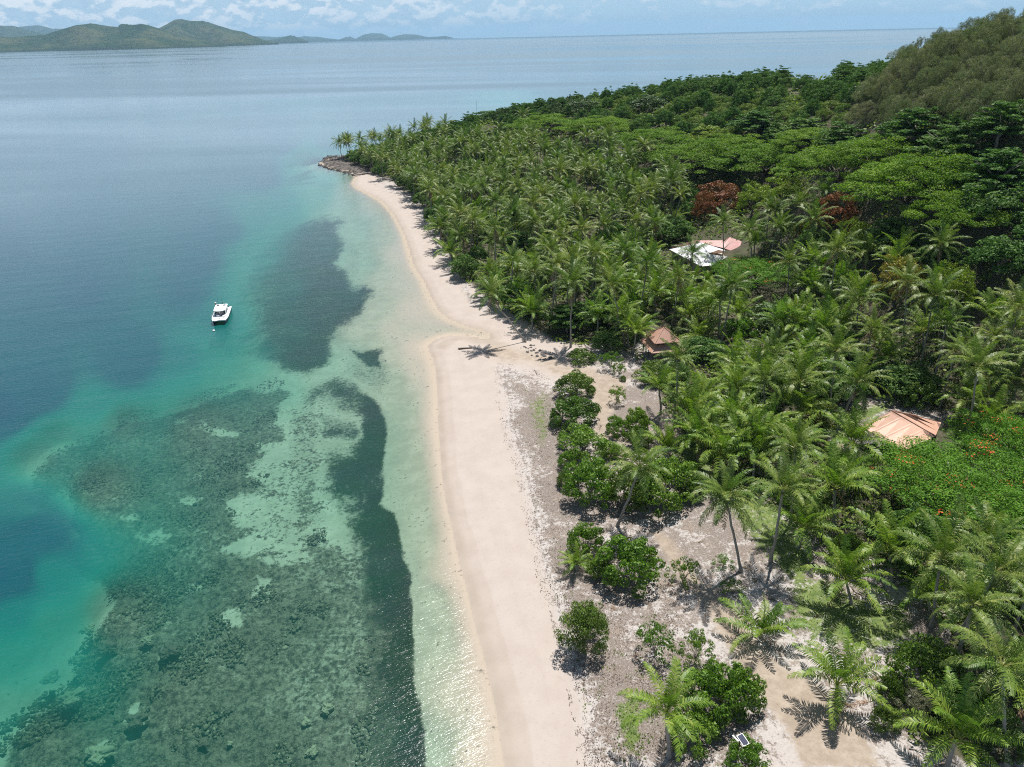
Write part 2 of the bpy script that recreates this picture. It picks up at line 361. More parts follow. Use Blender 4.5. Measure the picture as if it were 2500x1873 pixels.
def m_seabed():
    m, t, out = mat('sea floor'); A = t.attr('mC'); a = t.sep(A.outputs['Vector'])   # grass, reef, depth/10
    big = t.noise(.35, 6, .62); fine = t.noise(1.7, 7, .72); sm = t.noise(5.5, 5, .7)
    sand = t.mix(t.ss(big, .35, .65), (.335, .325, .25), (.42, .405, .315))
    sand = t.mixmul(t.ss(a[2], .24, .13), sand, (.80, .80, .78)); sand = t.mix(t.ss(a[2], .075, .01), sand, (.37, .315, .255))
    sand = t.mixmul(t.m('MULTIPLY', t.ss(fine, .5, .68), .35), sand, (.72, .74, .66))
    gf = t.ss(t.m('ADD', a[0], t.m('ADD', t.m('MULTIPLY_ADD', fine, 1.5, -.75), t.m('ADD', t.m('MULTIPLY_ADD', big, .9, -.45), t.m('MULTIPLY_ADD', sm, .6, -.3)))), .28, .86)
    gcol = t.mix(t.ss(sm, .35, .7), (.020, .032, .015), (.042, .056, .026))
    gcol = t.mix(t.ss(t.noise(.12, 3), .45, .6), gcol, (.035, .038, .028))
    gcol = t.mix(t.m('MULTIPLY', t.ss(t.noise(2.6, 4, .6), .68, .76), .5), gcol, (.20, .19, .13))
    c = t.mix(gf, sand, gcol)
    coral = t.mix(t.ss(sm, .3, .7), (.080, .072, .055), (.25, .23, .165))
    coral = t.mix(t.ss(fine, .46, .60), coral, (.060, .052, .042))
    coral = t.mix(t.m('MULTIPLY', t.ss(t.noise(.8, 5, .65), .50, .66), .75), coral, (.24, .225, .165))
    rf = t.ss(t.m('ADD', a[1], t.m('ADD', t.m('MULTIPLY_ADD', fine, 2.4, -1.2), t.m('MULTIPLY_ADD', big, 1.5, -.75))), .22, .62)
    c = t.mix(rf, c, coral)
    p = t.n('ShaderNodeBsdfPrincipled', i_Roughness=.95); p.inputs['Specular IOR Level'].default_value = 0.
    t.set(p.inputs['Base Color'], c)
    t.set(p.inputs['Normal'], t.bump(t.m('ADD', fine, t.m('MULTIPLY', sm, .5)), t.m('MULTIPLY_ADD', t.m('MAXIMUM', a[1], a[0]), .9, .05), .6)); t.set(out.inputs[0], p); return m


def m_water():
    m, t, out = mat('sea water')
    d = t.attr('depth').outputs['Fac']
    def ex(k): return t.m('EXPONENT', t.m('MULTIPLY', d, -k))
    tr = t.n('ShaderNodeBsdfTransparent'); t.set(tr.inputs[0], t.comb(ex(.20), ex(.066), ex(.088)))
    pn = t.noise(.012, 4, .6)
    sc = t.mix(t.ss(d, 3., 8.), (.004, .215, .155), (.003, .070, .085))
    sc = t.mix(t.ss(d, 8., 15.), sc, (.003, .050, .074))
    sc = t.mixmul(t.m('MULTIPLY', t.ss(t.noise(.09, 6, .7), .35, .65), .35), sc, (.7, .72, .8))
    df = t.n('ShaderNodeBsdfDiffuse'); t.set(df.inputs[0], sc)
    f = t.m('SUBTRACT', 1., t.m('EXPONENT', t.m('MULTIPLY', d, t.m('MULTIPLY_ADD', t.ss(d, 2., 6.), -.17, -.055))))
    body = t.n('ShaderNodeMixShader'); t.set(body.inputs[0], f); t.set(body.inputs[1], tr); t.set(body.inputs[2], df)
    # wind ripples; slicks where the wind does not reach
    ps = t.sep(t.pos())
    rot = t.comb(t.m('ADD', t.m('MULTIPLY', ps[0], .95), t.m('MULTIPLY', ps[1], .30)), t.m('SUBTRACT', t.m('MULTIPLY', ps[1], .95), t.m('MULTIPLY', ps[0], .30)), 0.)
    st = t.sep(rot); v = t.comb(t.m('MULTIPLY', st[0], .55), t.m('MULTIPLY', st[1], 1.7), 0.)
    h = t.m('ADD', t.noise(1.1, 3, .6, v), t.m('MULTIPLY', t.noise(4.5, 3, .6, v), .35))
    h = t.m('ADD', h, t.m('MULTIPLY', t.noise(.12, 2, .5, v), 1.6))
    geo = t.pos(); cdn = t.n('ShaderNodeCameraData') if False else None
    slick = t.noise(.0016, 5, .6, t.comb(t.m('MULTIPLY', ps[0], .35), t.m('MULTIPLY', ps[1], 1.5), 0.), .6)
    slf = t.ss(slick, .40, .62)
    dist = t.m('SQRT', t.m('ADD', t.m('MULTIPLY', ps[0], ps[0]), t.m('MULTIPLY', ps[1], ps[1])))
    fade = t.m('DIVIDE', 120., t.m('ADD', dist, 120.))
    nrm = t.bump(h, t.m('MULTIPLY', t.m('MULTIPLY_ADD', slf, -.25, .62), t.m('MULTIPLY_ADD', fade, .90, .10)), .22)
    gl = t.n('ShaderNodeBsdfGlossy'); gl.inputs[0].default_value = (.93, .97, 1, 1)
    t.set(gl.inputs['Roughness'], t.m('MULTIPLY_ADD', slf, -.10, .20)); t.set(gl.inputs['Normal'], nrm)
    fr = t.n('ShaderNodeFresnel'); fr.inputs['IOR'].default_value = 1.33; t.set(fr.inputs['Normal'], nrm)
    far = t.ss(dist, 9000., 16000.)
    cap = t.m('SUBTRACT', t.m('MULTIPLY_ADD', slf, .26, .56), t.m('MULTIPLY', far, .30))
    fac = t.m('MINIMUM', t.m('MULTIPLY_ADD', fr.outputs[0], 1.45, -.010), cap)
    fac = t.m('MULTIPLY', fac, t.ss(d, .0, .25))
    mx = t.n('ShaderNodeMixShader'); t.set(mx.inputs[0], fac); t.set(mx.inputs[1], body); t.set(mx.inputs[2], gl)
    t.set(out.inputs[0], mx); return m


# ------------------------------------------------------------------ build the ground
def polar(az0, az1, naz, dists):
    A_ = np.linspace(radians(az0), radians(az1), naz)[None, :]; R_ = np.asarray(dists)[:, None]
    return R_ * np.sin(A_), R_ * np.cos(A_)
th = np.linspace(radians(78), radians(5.2), 470); dists = CAMH / np.tan(th)
dists = np.r_[dists, np.geomspace(dists[-1] * 1.012, 760, 24)]
GX, GY = polar(-53, 53, 780, dists)
Sd = poly_sd(GX, GY, SHORE)
px, py, pz = P(np.stack([GX, GY, np.zeros_like(GX)], -1))
wx = (fbm(GX / 5, GY / 5, 4) - .5) * 1.0; wy = (fbm(GX / 5 + 50, GY / 5 + 31, 4) - .5) * 1.0
dep = depth_map(px, py, Sd)
reefm = smooth(poly_sd(px + wx * 50, py + wy * 36, REEF), -14, 26)
dm = smooth(py, 1000, 1500)
reefm *= (1 - .10 * smooth(px, 420, 700) * dm) * (.72 + .6 * (fbm(GX / 9, GY / 9, 4) - .3))
RUB = [(610, 1300), (700, 1320), (790, 1275), (860, 1300), (960, 1480), (980, 1650), (990, 1900), (350, 1900), (450, 1500)]
reefm = np.maximum(reefm, .62 * smooth(poly_sd(px + wx * 40, py + wy * 30, RUB), -20, 60))
reefm = np.maximum(reefm, .30 * smooth(poly_sd(px + wx * 40, py + wy * 30, [(560, 1130), (700, 1060), (780, 1150), (800, 1290), (700, 1340), (560, 1290)]), -20, 40))
reefm = np.maximum(reefm, .46 * smooth(poly_sd(px + wx * 40, py + wy * 30, [(690, 970), (780, 960), (800, 1100), (790, 1250), (700, 1300), (690, 1050)]), -20, 40))
for (hx, hy), rx, ry in HOLES:
    q = ((px + wx * 34 - hx) / rx) ** 2 + ((py + wy * 28 - hy) / ry) ** 2; q = q + (fbm(GX / 1.7, GY / 1.7, 4) - .5) * 4.5; reefm = reefm * (1 - .72 * smooth(q, 1.5, .0))
sgd = poly_sd(px + wx * 22, py + wy * 18, SEAGRASS); shp = smooth(px, 845, 905); sg = (smooth(sgd, -10, 12) * shp + smooth(sgd, -45, 55) * .95 * (1 - shp)) * (1 - .45 * smooth(px, 915, 850) * smooth(py, 1200, 1330))
inner = poly_sd(px + wx * 30, py + wy * 20, [(770, 985), (860, 1005), (885, 1045), (850, 1060), (780, 1055)])
sg = np.maximum(sg, .62 * smooth(inner, -20, 20))
sg = np.maximum(sg, smooth(poly_sd(px + wx * 30, py + wy * 22, PATCH), -26, 24) * (1.0 - .50 * smooth(px, 720, 560)))
sg = np.maximum(sg, smooth(poly_sd(px + wx * 14, py + wy * 8, SMALL), -8, 7) * .9)
sg = np.maximum(sg, .40 * smooth(poly_sd(px, py, [(840, 850), (940, 850), (960, 920), (930, 960), (880, 930), (820, 890)]), -15, 25))
sg = np.maximum(sg, .44 * smooth(poly_sd(px + wx * 40, py + wy * 30, [(570, 700), (640, 620), (660, 880), (560, 860), (480, 800)]), -30, 50))
sg = np.maximum(sg, .85 * smooth(poly_sd(px + wx * 14, py + wy * 8, FARREEF), -10, 30) * smooth(fbm(GX / 40, GY / 14, 4), .35, .6))
sg = np.maximum(sg, .36 * smooth(poly_sd(px, py, [(835, 560), (880, 580), (880, 680), (850, 670), (830, 620)]), -10, 15))
sg = sg * (.55 + .92 * fbm(GX / 4, GY / 4, 5, .6)) 
lumps = fbm(GX / 2.1, GY / 2.1, 5, .6); lump2 = fbm(GX / .9 + 9, GY / .9, 4, .65); geo_d = np.minimum(dep, 5.)
zland = land_z(GX, GY, Sd)
zsea = -np.maximum(geo_d, .02 + np.maximum(-Sd, 0) * .004) + reefm * ((lumps - .45) * 1.6 + (lump2 - .5) * .9) * np.minimum(1, geo_d / 2.2) + sg * (lumps - .5) * .3 * np.minimum(geo_d, 1)
zsea = np.minimum(zsea, -.03)
lowf_ = fbm(GX / 7, GY / 7, 4)
litter = smooth(poly_sd(px + wx * 26, py + wy * 16, LITTER_A), -2, 75) * .56 + smooth(poly_sd(px + wx * 20, py + wy * 12, LITTER_A), -8, 8) * .20 + 0 * lowf_
# streaks of dried weed running along the beach
streak = np.zeros_like(litter)
for off, w, a in [(8, 5, .28), (26, 5, .55), (44, 6, .30), (62, 7, .6)]:
    sdA = poly_sd(px, py, LITTER_A) + wx * 14
    streak = np.maximum(streak, a * np.exp(-((sdA - off) / w) ** 2))
litter = np.maximum(litter, np.where(py > 900, streak, 0))
inland = smooth(Sd + wx * 6, 11, 24) * .68
nb = smooth(py, 800, 770)                                           # the beach north of the creek
litter = np.maximum(litter, inland * smooth(px, 1400, 1500) * (1 - nb))
litter = np.maximum(litter, smooth(Sd + wx * 6, 8, 15) * .74 * nb * smooth(py, 430, 480))
litter = np.maximum(litter, smooth(px, 1560, 1640) * smooth(Sd, 8, 20) * .66)
litter = litter * (1 + (lowf_ - .5) * 1.1) * (1 - .35 * smooth(py, 1500, 1700) * smooth(px, 1780, 1900))
litter = np.maximum(litter, nb * .5 * np.exp(-((Sd - 9.5 + wx * 2.5) / 1.0) ** 2) * smooth(py, 420, 470))
tan = np.zeros_like(litter)
for q in TAN: tan = np.maximum(tan, smooth(poly_sd(px + wx * 40, py + wy * 30, q), -26, 26) * .85)
grass = np.zeros_like(litter)
for q, w in GRASS: grass = np.maximum(grass, smooth(poly_sd(px + wx * 16, py + wy * 12, q), -w, w) * .80)
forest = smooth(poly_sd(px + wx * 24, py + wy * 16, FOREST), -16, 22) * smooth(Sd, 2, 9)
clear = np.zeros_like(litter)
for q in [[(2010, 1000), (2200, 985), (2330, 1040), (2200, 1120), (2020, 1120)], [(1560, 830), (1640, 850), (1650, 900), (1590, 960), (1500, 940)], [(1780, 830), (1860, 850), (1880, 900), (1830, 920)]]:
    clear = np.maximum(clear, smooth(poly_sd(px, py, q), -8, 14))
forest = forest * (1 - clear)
wet = smooth(Sd + wx * .8, 2.7, 2.4) * .42 + smooth(Sd + wx * .5, 1.8, .6) * .56 + .22 * np.exp(-((Sd + wx * .9 - 2.6) / .10) ** 2) + .10 * np.exp(-((Sd + wx * 1.5 - 5.5) / .25) ** 2) + .07 * smooth(Sd + wx, 7.5, 9)
wetsand = smooth(poly_sd(px, py, [(1050, 850), (1090, 825), (1190, 818), (1240, 850), (1190, 850), (1120, 838), (1085, 862)]), -6, 8); wet = np.maximum(wet, wetsand * .85)
rock = smooth(poly_sd(px + wx * 6, py + wy * 4, ROCKP), -4, 5); wet *= (1 - rock)
zland = zland + rock * (lumps - .3) * .8
Zall = np.where(Sd > 0, zland, zsea)
far_px = (pz < 4)
for a_ in (litter, tan, grass, wet, forest, rock): a_[far_px] = 0
mA = np.stack([litter, tan, grass], -1); mB = np.stack([wet, forest, rock], -1); mC = np.stack([sg, reefm, dep / 10], -1)
fl = (Sd[:-1, :-1] > 0) & (Sd[1:, 1:] > 0) & (Sd[:-1, 1:] > 0) & (Sd[1:, :-1] > 0)
fs = Sd[:-1, :-1] + Sd[1:, 1:]
beach_m = fl & (forest[:-1, :-1] < .5) & (Sd[:-1, :-1] < 32)
MG = m_ground()
keep = ~((Sd[:-1, :-1] < -130) & (dep[:-1, :-1] > 14))
o = grid_mesh('beach', GX, GY, Zall, MG, beach_m, {'mA': mA, 'mB': mB}); o['kind'] = 'structure'
o = grid_mesh('ground', GX, GY, Zall, MG, fl & ~beach_m, {'mA': mA, 'mB': mB}); o['kind'] = 'structure'
o = grid_mesh('sea_floor', GX, GY, Zall, m_seabed(), (~fl) & keep, {'mC': mC}); o['kind'] = 'structure'

# water sheet, following the curve of the earth out past the horizon
RE = 6371000.
th = np.linspace(radians(79), radians(.5), 330); wd = np.r_[.2, CAMH / np.tan(th)]; wd = np.r_[wd, np.geomspace(wd[-1] * 1.05, 45000, 70)]
WX, WY = polar(-58, 62, 420, wd)
wsd = poly_sd(WX, WY, SHORE); qx, qy, qz = P(np.stack([WX, WY, np.zeros_like(WX)], -1))
wdep = depth_map(np.clip(qx, -900, 3400), np.clip(qy, 95, 2500), wsd)
rr = np.hypot(WX, WY); wdep = np.where(rr > 900, 25, wdep); az_ = np.degrees(np.arctan2(WX, WY)); offg = np.maximum(smooth(np.abs(az_), 50.5, 52.5), rr < 14)
wdep = wdep * (1 - offg) + 25 * offg
land_drop = (wsd > 7)
wm = ~(land_drop[:-1, :-1] & land_drop[1:, 1:] & land_drop[:-1, 1:] & land_drop[1:, :-1])
o = grid_mesh('sea', WX, WY, -rr ** 2 / (2 * RE), m_water(), wm, {'depth': np.where(wsd > 0, 0, wdep)[..., None]}); o['kind'] = 'structure'

# ------------------------------------------------------------------ far hills
def m_hill(name, a, b, c, sc):
    m, t, out = mat(name)
    n = t.noise(sc, 8, .62); f = t.noise(sc * 6, 5, .7)
    col = t.mix(t.ss(n, .40, .62), a, b); col = t.mix(t.ss(f, .56, .64), col, c)
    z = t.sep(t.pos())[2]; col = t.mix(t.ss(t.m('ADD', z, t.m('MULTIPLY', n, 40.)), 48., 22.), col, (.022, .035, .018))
    p = t.n('ShaderNodeBsdfPrincipled', i_Roughness=1.); p.inputs['Specular IOR Level'].default_value = 0; t.set(p.inputs['Base Color'], col)
    t.set(p.inputs['Normal'], t.bump(n, 1., 140.)); t.set(out.inputs[0], p); return m


def hill(name, sky_px, dist, thick, material, label_ground=True, seed=0, n=220, nr=40):
    """a ridge of hills standing on the sea at its real distance: skyline heights read off the photograph"""
    xs = [q[0] for q in sky_px]; ys = [q[1] for q in sky_px]
    pxs = np.linspace(xs[0], xs[-1], n); sk = np.interp(pxs, xs, ys)
    dirs = np.array([ray(x, y) for x, y in zip(pxs, sk)]); hd = np.hypot(dirs[:, 0], dirs[:, 1])
    hh = CAMH + dist * dirs[:, 2] / hd; base = -dist ** 2 / (2 * RE); ux = dirs[:, 0] / hd; uy = dirs[:, 1] / hd
    hh = np.maximum(hh, base + 4)
    u = np.linspace(-1, 1, nr)[:, None]
    shape = np.clip(1 - np.abs(u) ** 1.25, 0, 1); R_ = dist + u * thick * (1 + .25 * np.sin(np.linspace(0, 9 + seed, n))[None, :])
    X = R_ * ux; Y = R_ * uy
    gull = (fbm(X / (thick * .22) + seed * 3, Y / (thick * .22), 5, .55) - .5)
    Z = base + (hh - base)[None, :] * shape * (1 + gull * .9 * np.minimum(1, np.abs(u) * 3.5) * (np.abs(u) < .999)) - np.where(np.abs(u) > .97, 8, 0)
    edge = np.minimum(1, np.minimum(np.arange(n), np.arange(n)[::-1]) / 3.)
    Z = base - 8 + (Z - base + 8) * (edge[None, :] if sky_px[0][0] > 5 else np.minimum(1, np.arange(n)[::-1] / 3.)[None, :])
    o = grid_mesh(name, X, Y, Z, material); o['kind'] = 'structure'; return o
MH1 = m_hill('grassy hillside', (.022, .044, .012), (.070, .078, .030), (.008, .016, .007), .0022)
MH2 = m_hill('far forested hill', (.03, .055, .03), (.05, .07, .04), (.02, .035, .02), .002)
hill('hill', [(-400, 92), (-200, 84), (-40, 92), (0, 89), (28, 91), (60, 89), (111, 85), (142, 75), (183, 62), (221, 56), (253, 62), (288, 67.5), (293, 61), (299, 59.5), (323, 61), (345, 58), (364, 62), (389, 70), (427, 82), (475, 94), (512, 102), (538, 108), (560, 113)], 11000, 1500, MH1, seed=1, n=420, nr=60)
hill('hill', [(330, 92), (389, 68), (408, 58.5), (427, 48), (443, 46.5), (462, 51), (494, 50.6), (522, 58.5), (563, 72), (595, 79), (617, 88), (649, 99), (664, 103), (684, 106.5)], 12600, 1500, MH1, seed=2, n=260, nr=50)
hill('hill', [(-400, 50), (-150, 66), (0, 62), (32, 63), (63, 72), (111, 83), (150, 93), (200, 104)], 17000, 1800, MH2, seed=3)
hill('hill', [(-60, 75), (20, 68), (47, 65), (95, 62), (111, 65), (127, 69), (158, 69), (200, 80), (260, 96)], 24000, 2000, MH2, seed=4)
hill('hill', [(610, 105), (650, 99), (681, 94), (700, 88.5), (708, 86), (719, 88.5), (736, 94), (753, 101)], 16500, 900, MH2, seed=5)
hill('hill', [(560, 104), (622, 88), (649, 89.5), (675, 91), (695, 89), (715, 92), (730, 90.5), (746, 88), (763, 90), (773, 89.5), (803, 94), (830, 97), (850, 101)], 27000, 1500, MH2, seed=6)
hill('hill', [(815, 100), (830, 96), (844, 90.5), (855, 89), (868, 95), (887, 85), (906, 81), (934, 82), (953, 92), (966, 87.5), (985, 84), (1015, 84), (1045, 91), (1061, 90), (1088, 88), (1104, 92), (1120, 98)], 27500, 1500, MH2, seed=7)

# the air between here and the far islands
bm_v = [(x, y, z) for z in (-260, 620) for x, y in ((-60000, -9000), (60000, -9000), (60000, 60000), (-60000, 60000))]
hz = link('haze', mesh_any('haze', bm_v, [(0, 3, 2, 1), (4, 5, 6, 7), (0, 1, 5, 4), (1, 2, 6, 5), (2, 3, 7, 6), (3, 0, 4, 7)]))
mz, tz, oz = mat('sea air'); vz = tz.n('ShaderNodeVolumePrincipled'); vz.inputs['Color'].default_value = (.46, .74, 1, 1); vz.inputs['Density'].default_value = 3.4e-5; vz.inputs['Anisotropy'].default_value = .0
tz.set(oz.inputs['Volume'], vz); hz.data.materials.append(mz); hz['kind'] = 'stuff'
tag(hz, 'thin blue sea air fading the far islands', None, kind='stuff')


# ------------------------------------------------------------------ foliage materials
def foliage(name, dark, mid, light, trans=.28, rough=.45, spec=.4, objvar=.25):
    m, t, out = mat(name)
    a = t.attr('rnd').outputs['Fac']
    c = t.mix(t.ss(a, .0, .5), dark, mid); c = t.mix(t.ss(a, .5, 1.), c, light)
    oi = t.n('ShaderNodeObjectInfo'); rn = oi.outputs['Random']
    f = t.m('MULTIPLY_ADD', rn, objvar * 2, 1 - objvar); g = t.m('MULTIPLY_ADD', rn, objvar, 1 - objvar * .5)
    c = t.mixmul(1., c, t.comb(f, g, f))
    p = t.n('ShaderNodeBsdfPrincipled', i_Roughness=rough); p.inputs['Specular IOR Level'].default_value = spec
    t.set(p.inputs['Base Color'], c)
    tr = t.n('ShaderNodeBsdfTranslucent'); t.set(tr.inputs[0], t.mixmul(1., c, (1.1, 1.35, .5)))
    mx = t.n('ShaderNodeMixShader', i_0=trans); t.set(mx.inputs[1], p); t.set(mx.inputs[2], tr); t.set(out.inputs[0], mx); return m
M_PALM = foliage('palm frond', (.040, .082, .012), (.125, .190, .030), (.33, .36, .105), .24, .45, .30, .32)
M_PALMY = foliage('young palm frond', (.048, .110, .012), (.150, .240, .028), (.35, .40, .095), .28, .45, .30, .28)
M_DRY = foliage('dry frond', (.13, .085, .05), (.21, .145, .085), (.30, .23, .14), .1, .8, .1)
M_MANG = foliage('glossy shrub leaves', (.038, .078, .012), (.090, .155, .022), (.175, .25, .045), .30, .5, .3)
M_BRIGHT = foliage('bright shrub leaves', (.060, .125, .014), (.130, .225, .026), (.22, .34, .055), .34, .5, .3)
M_ALM = foliage('broad almond leaves', (.030, .068, .016), (.075, .15, .030), (.155, .255, .065), .30, .6, .15)
M_RAIN = foliage('fine rain tree leaves', (.060, .120, .012), (.130, .225, .018), (.22, .32, .035), .34, .6, .15, .15)
M_MANGO_Y = foliage('yellow green leaves', (.09, .15, .015), (.22, .29, .035), (.36, .40, .07), .3, .5, .25)
M_MANGO_R = foliage('red flushed leaves', (.060, .080, .015), (.24, .075, .035), (.36, .15, .06), .2, .5, .25, .1)
M_MANGO_O = foliage('orange flushed leaves', (.11, .15, .02), (.28, .26, .045), (.42, .24, .07), .25, .5, .25, .1)
M_CAS = foliage('grey green needles', (.070, .086, .044), (.155, .172, .098), (.26, .265, .165), .3, .8, .1, .22)
M_SCRUB = foliage('hill scrub leaves', (.052, .092, .016), (.120, .185, .030), (.22, .28, .06), .32, .55, .2)
M_DARK = foliage('dark evergreen leaves', (.022, .052, .012), (.050, .100, .020), (.11, .175, .04), .24, .5, .3)
M_FLOW = foliage('red orange blossom', (.50, .06, .02), (.58, .11, .03), (.62, .18, .05), .2, .6, .2, .1)
M_BARK = simple('grey bark', (.235, .205, .175), .9, .25, 2.)
M_PBARK = simple('palm bark', (.27, .245, .215), .9, .22, 3., bump=.4)
M_DBARK = simple('dark bark', (.11, .09, .07), .9, .25, 2.)
M_DEADWOOD = simple('bleached wood', (.36, .31, .27), .9, .2, 3.)
M_COCO = simple('green coconut', (.16, .17, .03), .5, .3, 2.)


def with_rnd(me, n, vals):
    a = me.attributes.new('rnd', 'FLOAT', 'FACE'); a.data.foreach_set('value', np.asarray(vals, np.float32)); return me


def tube(pts, radii, sides=7, cap=True):
    pts = np.asarray(pts, float); n = len(pts); V = []; Fq = []
    for i in range(n):
        t_ = pts[min(i + 1, n - 1)] - pts[max(i - 1, 0)]; t_ /= np.linalg.norm(t_) + 1e-9
        a = np.cross(t_, [0, 0, 1.]) if abs(t_[2]) < .9 else np.cross(t_, [1., 0, 0]); a /= np.linalg.norm(a); b = np.cross(t_, a)
        for k in range(sides):
            an = 2 * pi * k / sides; V.append(pts[i] + radii[i] * (cos(an) * a + sin(an) * b))
    for i in range(n - 1):
        for k in range(sides):
            k2 = (k + 1) % sides; Fq.append((i * sides + k, i * sides + k2, (i + 1) * sides + k2, (i + 1) * sides + k))
    return V, Fq
def merge(parts):
    V = []; Fq = []
    for v, f in parts:
        o_ = len(V); V += list(v); Fq += [tuple(i + o_ for i in q) for q in f]
    return V, Fq


# ------------------------------------------------------------------ coconut palms
def frond_arrays(L, a0, droop, seed, n=24, wid=.075, ll=.75, vee=.5, ragged=.1):
    """one frond: a bending rachis with two rows of narrow leaflets. a0 = angle above the horizon at its foot"""
    r = np.random.default_rng(seed); m_ = 12; s = np.linspace(0, 1, m_ + 1); ang = a0 - droop * s ** 1.35
    dx = np.cos(ang) * L / m_; dz = np.sin(ang) * L / m_
    X = np.r_[0, np.cumsum(dx[:-1])]; Z = np.r_[0, np.cumsum(dz[:-1])]; side = (r.random() - .5) * .5; Yb = side * s ** 2 * L * .35
    V = []; Fc = []; rv = []
    for i in range(0, m_ + 1, 2):
        w = .065 * (1 - s[i] * .8); V += [(X[i], Yb[i] - w, Z[i]), (X[i], Yb[i] + w, Z[i]), (X[i], Yb[i], Z[i] - w * 1.2)]
    for j in range(m_ // 2):
        b = j * 3
        for k in range(3): Fc.append((b + k, b + (k + 1) % 3, b + 3 + (k + 1) % 3, b + 3 + k)); rv.append(.9)
    tw = (r.random() - .5) * .5
    for i in range(n):
        u = .16 + .84 * (i + .5) / n; x = np.interp(u, s, X); z = np.interp(u, s, Z); y = np.interp(u, s, Yb); a = np.interp(u, s, ang)
        l_ = ll * L / 4.6 * (sin(pi * min(1, u * .86 + .12)) ** .55) * 1.15
        tdir = np.array([cos(a), 0, sin(a)]); nrm = np.array([-sin(a), 0, cos(a)])
        for sd in (-1, 1):
            if r.random() < ragged: continue
            fwd = .35 + .55 * u + r.normal() * .06; lat = np.array([0, sd, 0.])
            up_ = vee * (1 - u * .6) + r.normal() * .10 + sd * tw * u
            d = lat * 1. + tdir * fwd + nrm * up_; d /= np.linalg.norm(d); L2 = l_ * (1 + r.normal() * .08)
            w = wid * L / 4.6; p0 = np.array([x, y, z]); mid = p0 + d * L2 * .5; d2 = d + np.array([0, 0, -.75 - .4 * r.random()]); d2 /= np.linalg.norm(d2); tip = mid + d2 * L2 * .5
            b = len(V); V += [p0 - tdir * w * .7, p0 + tdir * w * .7, mid + tdir * w, mid - tdir * w, tip]
            c = np.clip(.45 + r.normal() * .18, 0, 1); Fc.append((b, b + 1, b + 2, b + 3)); Fc.append((b + 3, b + 2, b + 4, b + 4)); rv += [c, c]
    return np.array([np.asarray(v, float) for v in V]), Fc, rv


def frond_mesh(name, mats, *a, **k):
    V, Fc, rv = frond_arrays(*a, **k)
    me = bpy.data.meshes.new(name); me.from_pydata(V.tolist(), [], [q if q[2] != q[3] else q[:3] for q in Fc]); me.materials.append(mats)
    return with_rnd(me, len(Fc), rv), (V, Fc, rv)


# age classes: elevation of foot, droop
CLS = [(82, 25), (68, 45), (54, 62), (40, 74), (26, 82), (10, 88), (-10, 78), (-35, 50)]
FRO = []; FROA = []
for k, (a0, dr) in enumerate(CLS):
    row = []; rowa = []
    for v in range(2):
        me, ar = frond_mesh('frond', M_PALM, 5.2, radians(a0), radians(dr), 100 + k * 7 + v, n=34, vee=.45 if k < 4 else .0, wid=.046, ll=.70)
        row.append(me); rowa.append(ar)
    FRO.append(row); FROA.append(rowa)
CLY = [(84, 20), (74, 42), (63, 62), (50, 74), (36, 80), (18, 72)]
FRY = []; FRYA = []
for k, (a0, dr) in enumerate(CLY):
    row = []; rowa = []
    for v in range(2):
        me, ar = frond_mesh('young_frond', M_PALMY, 5.6, radians(a0), radians(dr), 300 + k * 7 + v, n=34, vee=.4, wid=.052, ll=.74)
        row.append(me); rowa.append(ar)
    FRY.append(row); FRYA.append(rowa)
DRYM, DRYA = frond_mesh('dry_frond', M_DRY, 4.2, radians(-45), radians(42), 77, n=18, vee=-.2, ragged=.3)
SPEC_M = [0, 0, 1, 1, 1, 2, 2, 2, 2, 3, 3, 3, 3, 4, 4, 4, 4, 5, 5, 5, 5, 6, 6, 6, 7]
SPEC_Y = [0, 0, 1, 1, 1, 2, 2, 2, 3, 3, 3, 3, 4, 4, 4, 4, 5, 5, 5]


def frond_layout(spec, r):
    out = []
    for i, k in enumerate(spec):
        out.append((k, int(r.integers(2)), i * 2.39996 + r.normal() * .18, 1 + r.normal() * .07, r.normal() * .10, r.normal() * .16))
    return out
def rotm(azm, tilt, roll):
    ca, sa = cos(azm), sin(azm); Rz = np.array([[ca, -sa, 0], [sa, ca, 0], [0, 0, 1]])
    ct, st = cos(-tilt), sin(-tilt); Ry = np.array([[ct, 0, st], [0, 1, 0], [-st, 0, ct]])
    cr, sr = cos(roll), sin(roll); Rx = np.array([[1, 0, 0], [0, cr, -sr], [0, sr, cr]]); return Rz @ Ry @ Rx
def crown_mesh(name, spec, arrs, r, material, thin=1):
    Vs = []; Fs = []; rv = []; off = 0
    for (k, v, azm, sc_, tl, rl) in frond_layout(spec, r):
        V, Fc, c = arrs[k][v]; R_ = rotm(azm, tl, rl); Vs.append((V * sc_) @ R_.T); Fs += [tuple(i + off for i in q) for q in Fc]; off += len(V)
        sh = r.normal() * .12; rv += [min(1, max(0, x + sh)) for x in c]
    nd = len(Fs)
    if spec is not SPEC_Y and name == 'palm_crown':
        for q_ in range(int(r.integers(1, 4))):
            V, Fc, c = DRYA; R_ = rotm(r.random() * 6.28, r.normal() * .1, 0); Vs.append(V @ R_.T); Fs += [tuple(i + off for i in q) for q in Fc]; off += len(V); rv += list(c)
    V = np.concatenate(Vs); me = bpy.data.meshes.new(name); me.from_pydata(V.tolist(), [], [q if q[2] != q[3] else q[:3] for q in Fs])
    me.materials.append(material); me.materials.append(M_DRY); mi = np.zeros(len(Fs), np.int32); mi[nd:] = 1; me.polygons.foreach_set('material_index', mi); return with_rnd(me, len(Fs), rv)
rp = np.random.default_rng(11)
CROWN_M = [crown_mesh('palm_crown', SPEC_M[:int(rp.integers(20, 25))], FROA, rp, M_PALM) for _ in range(7)]
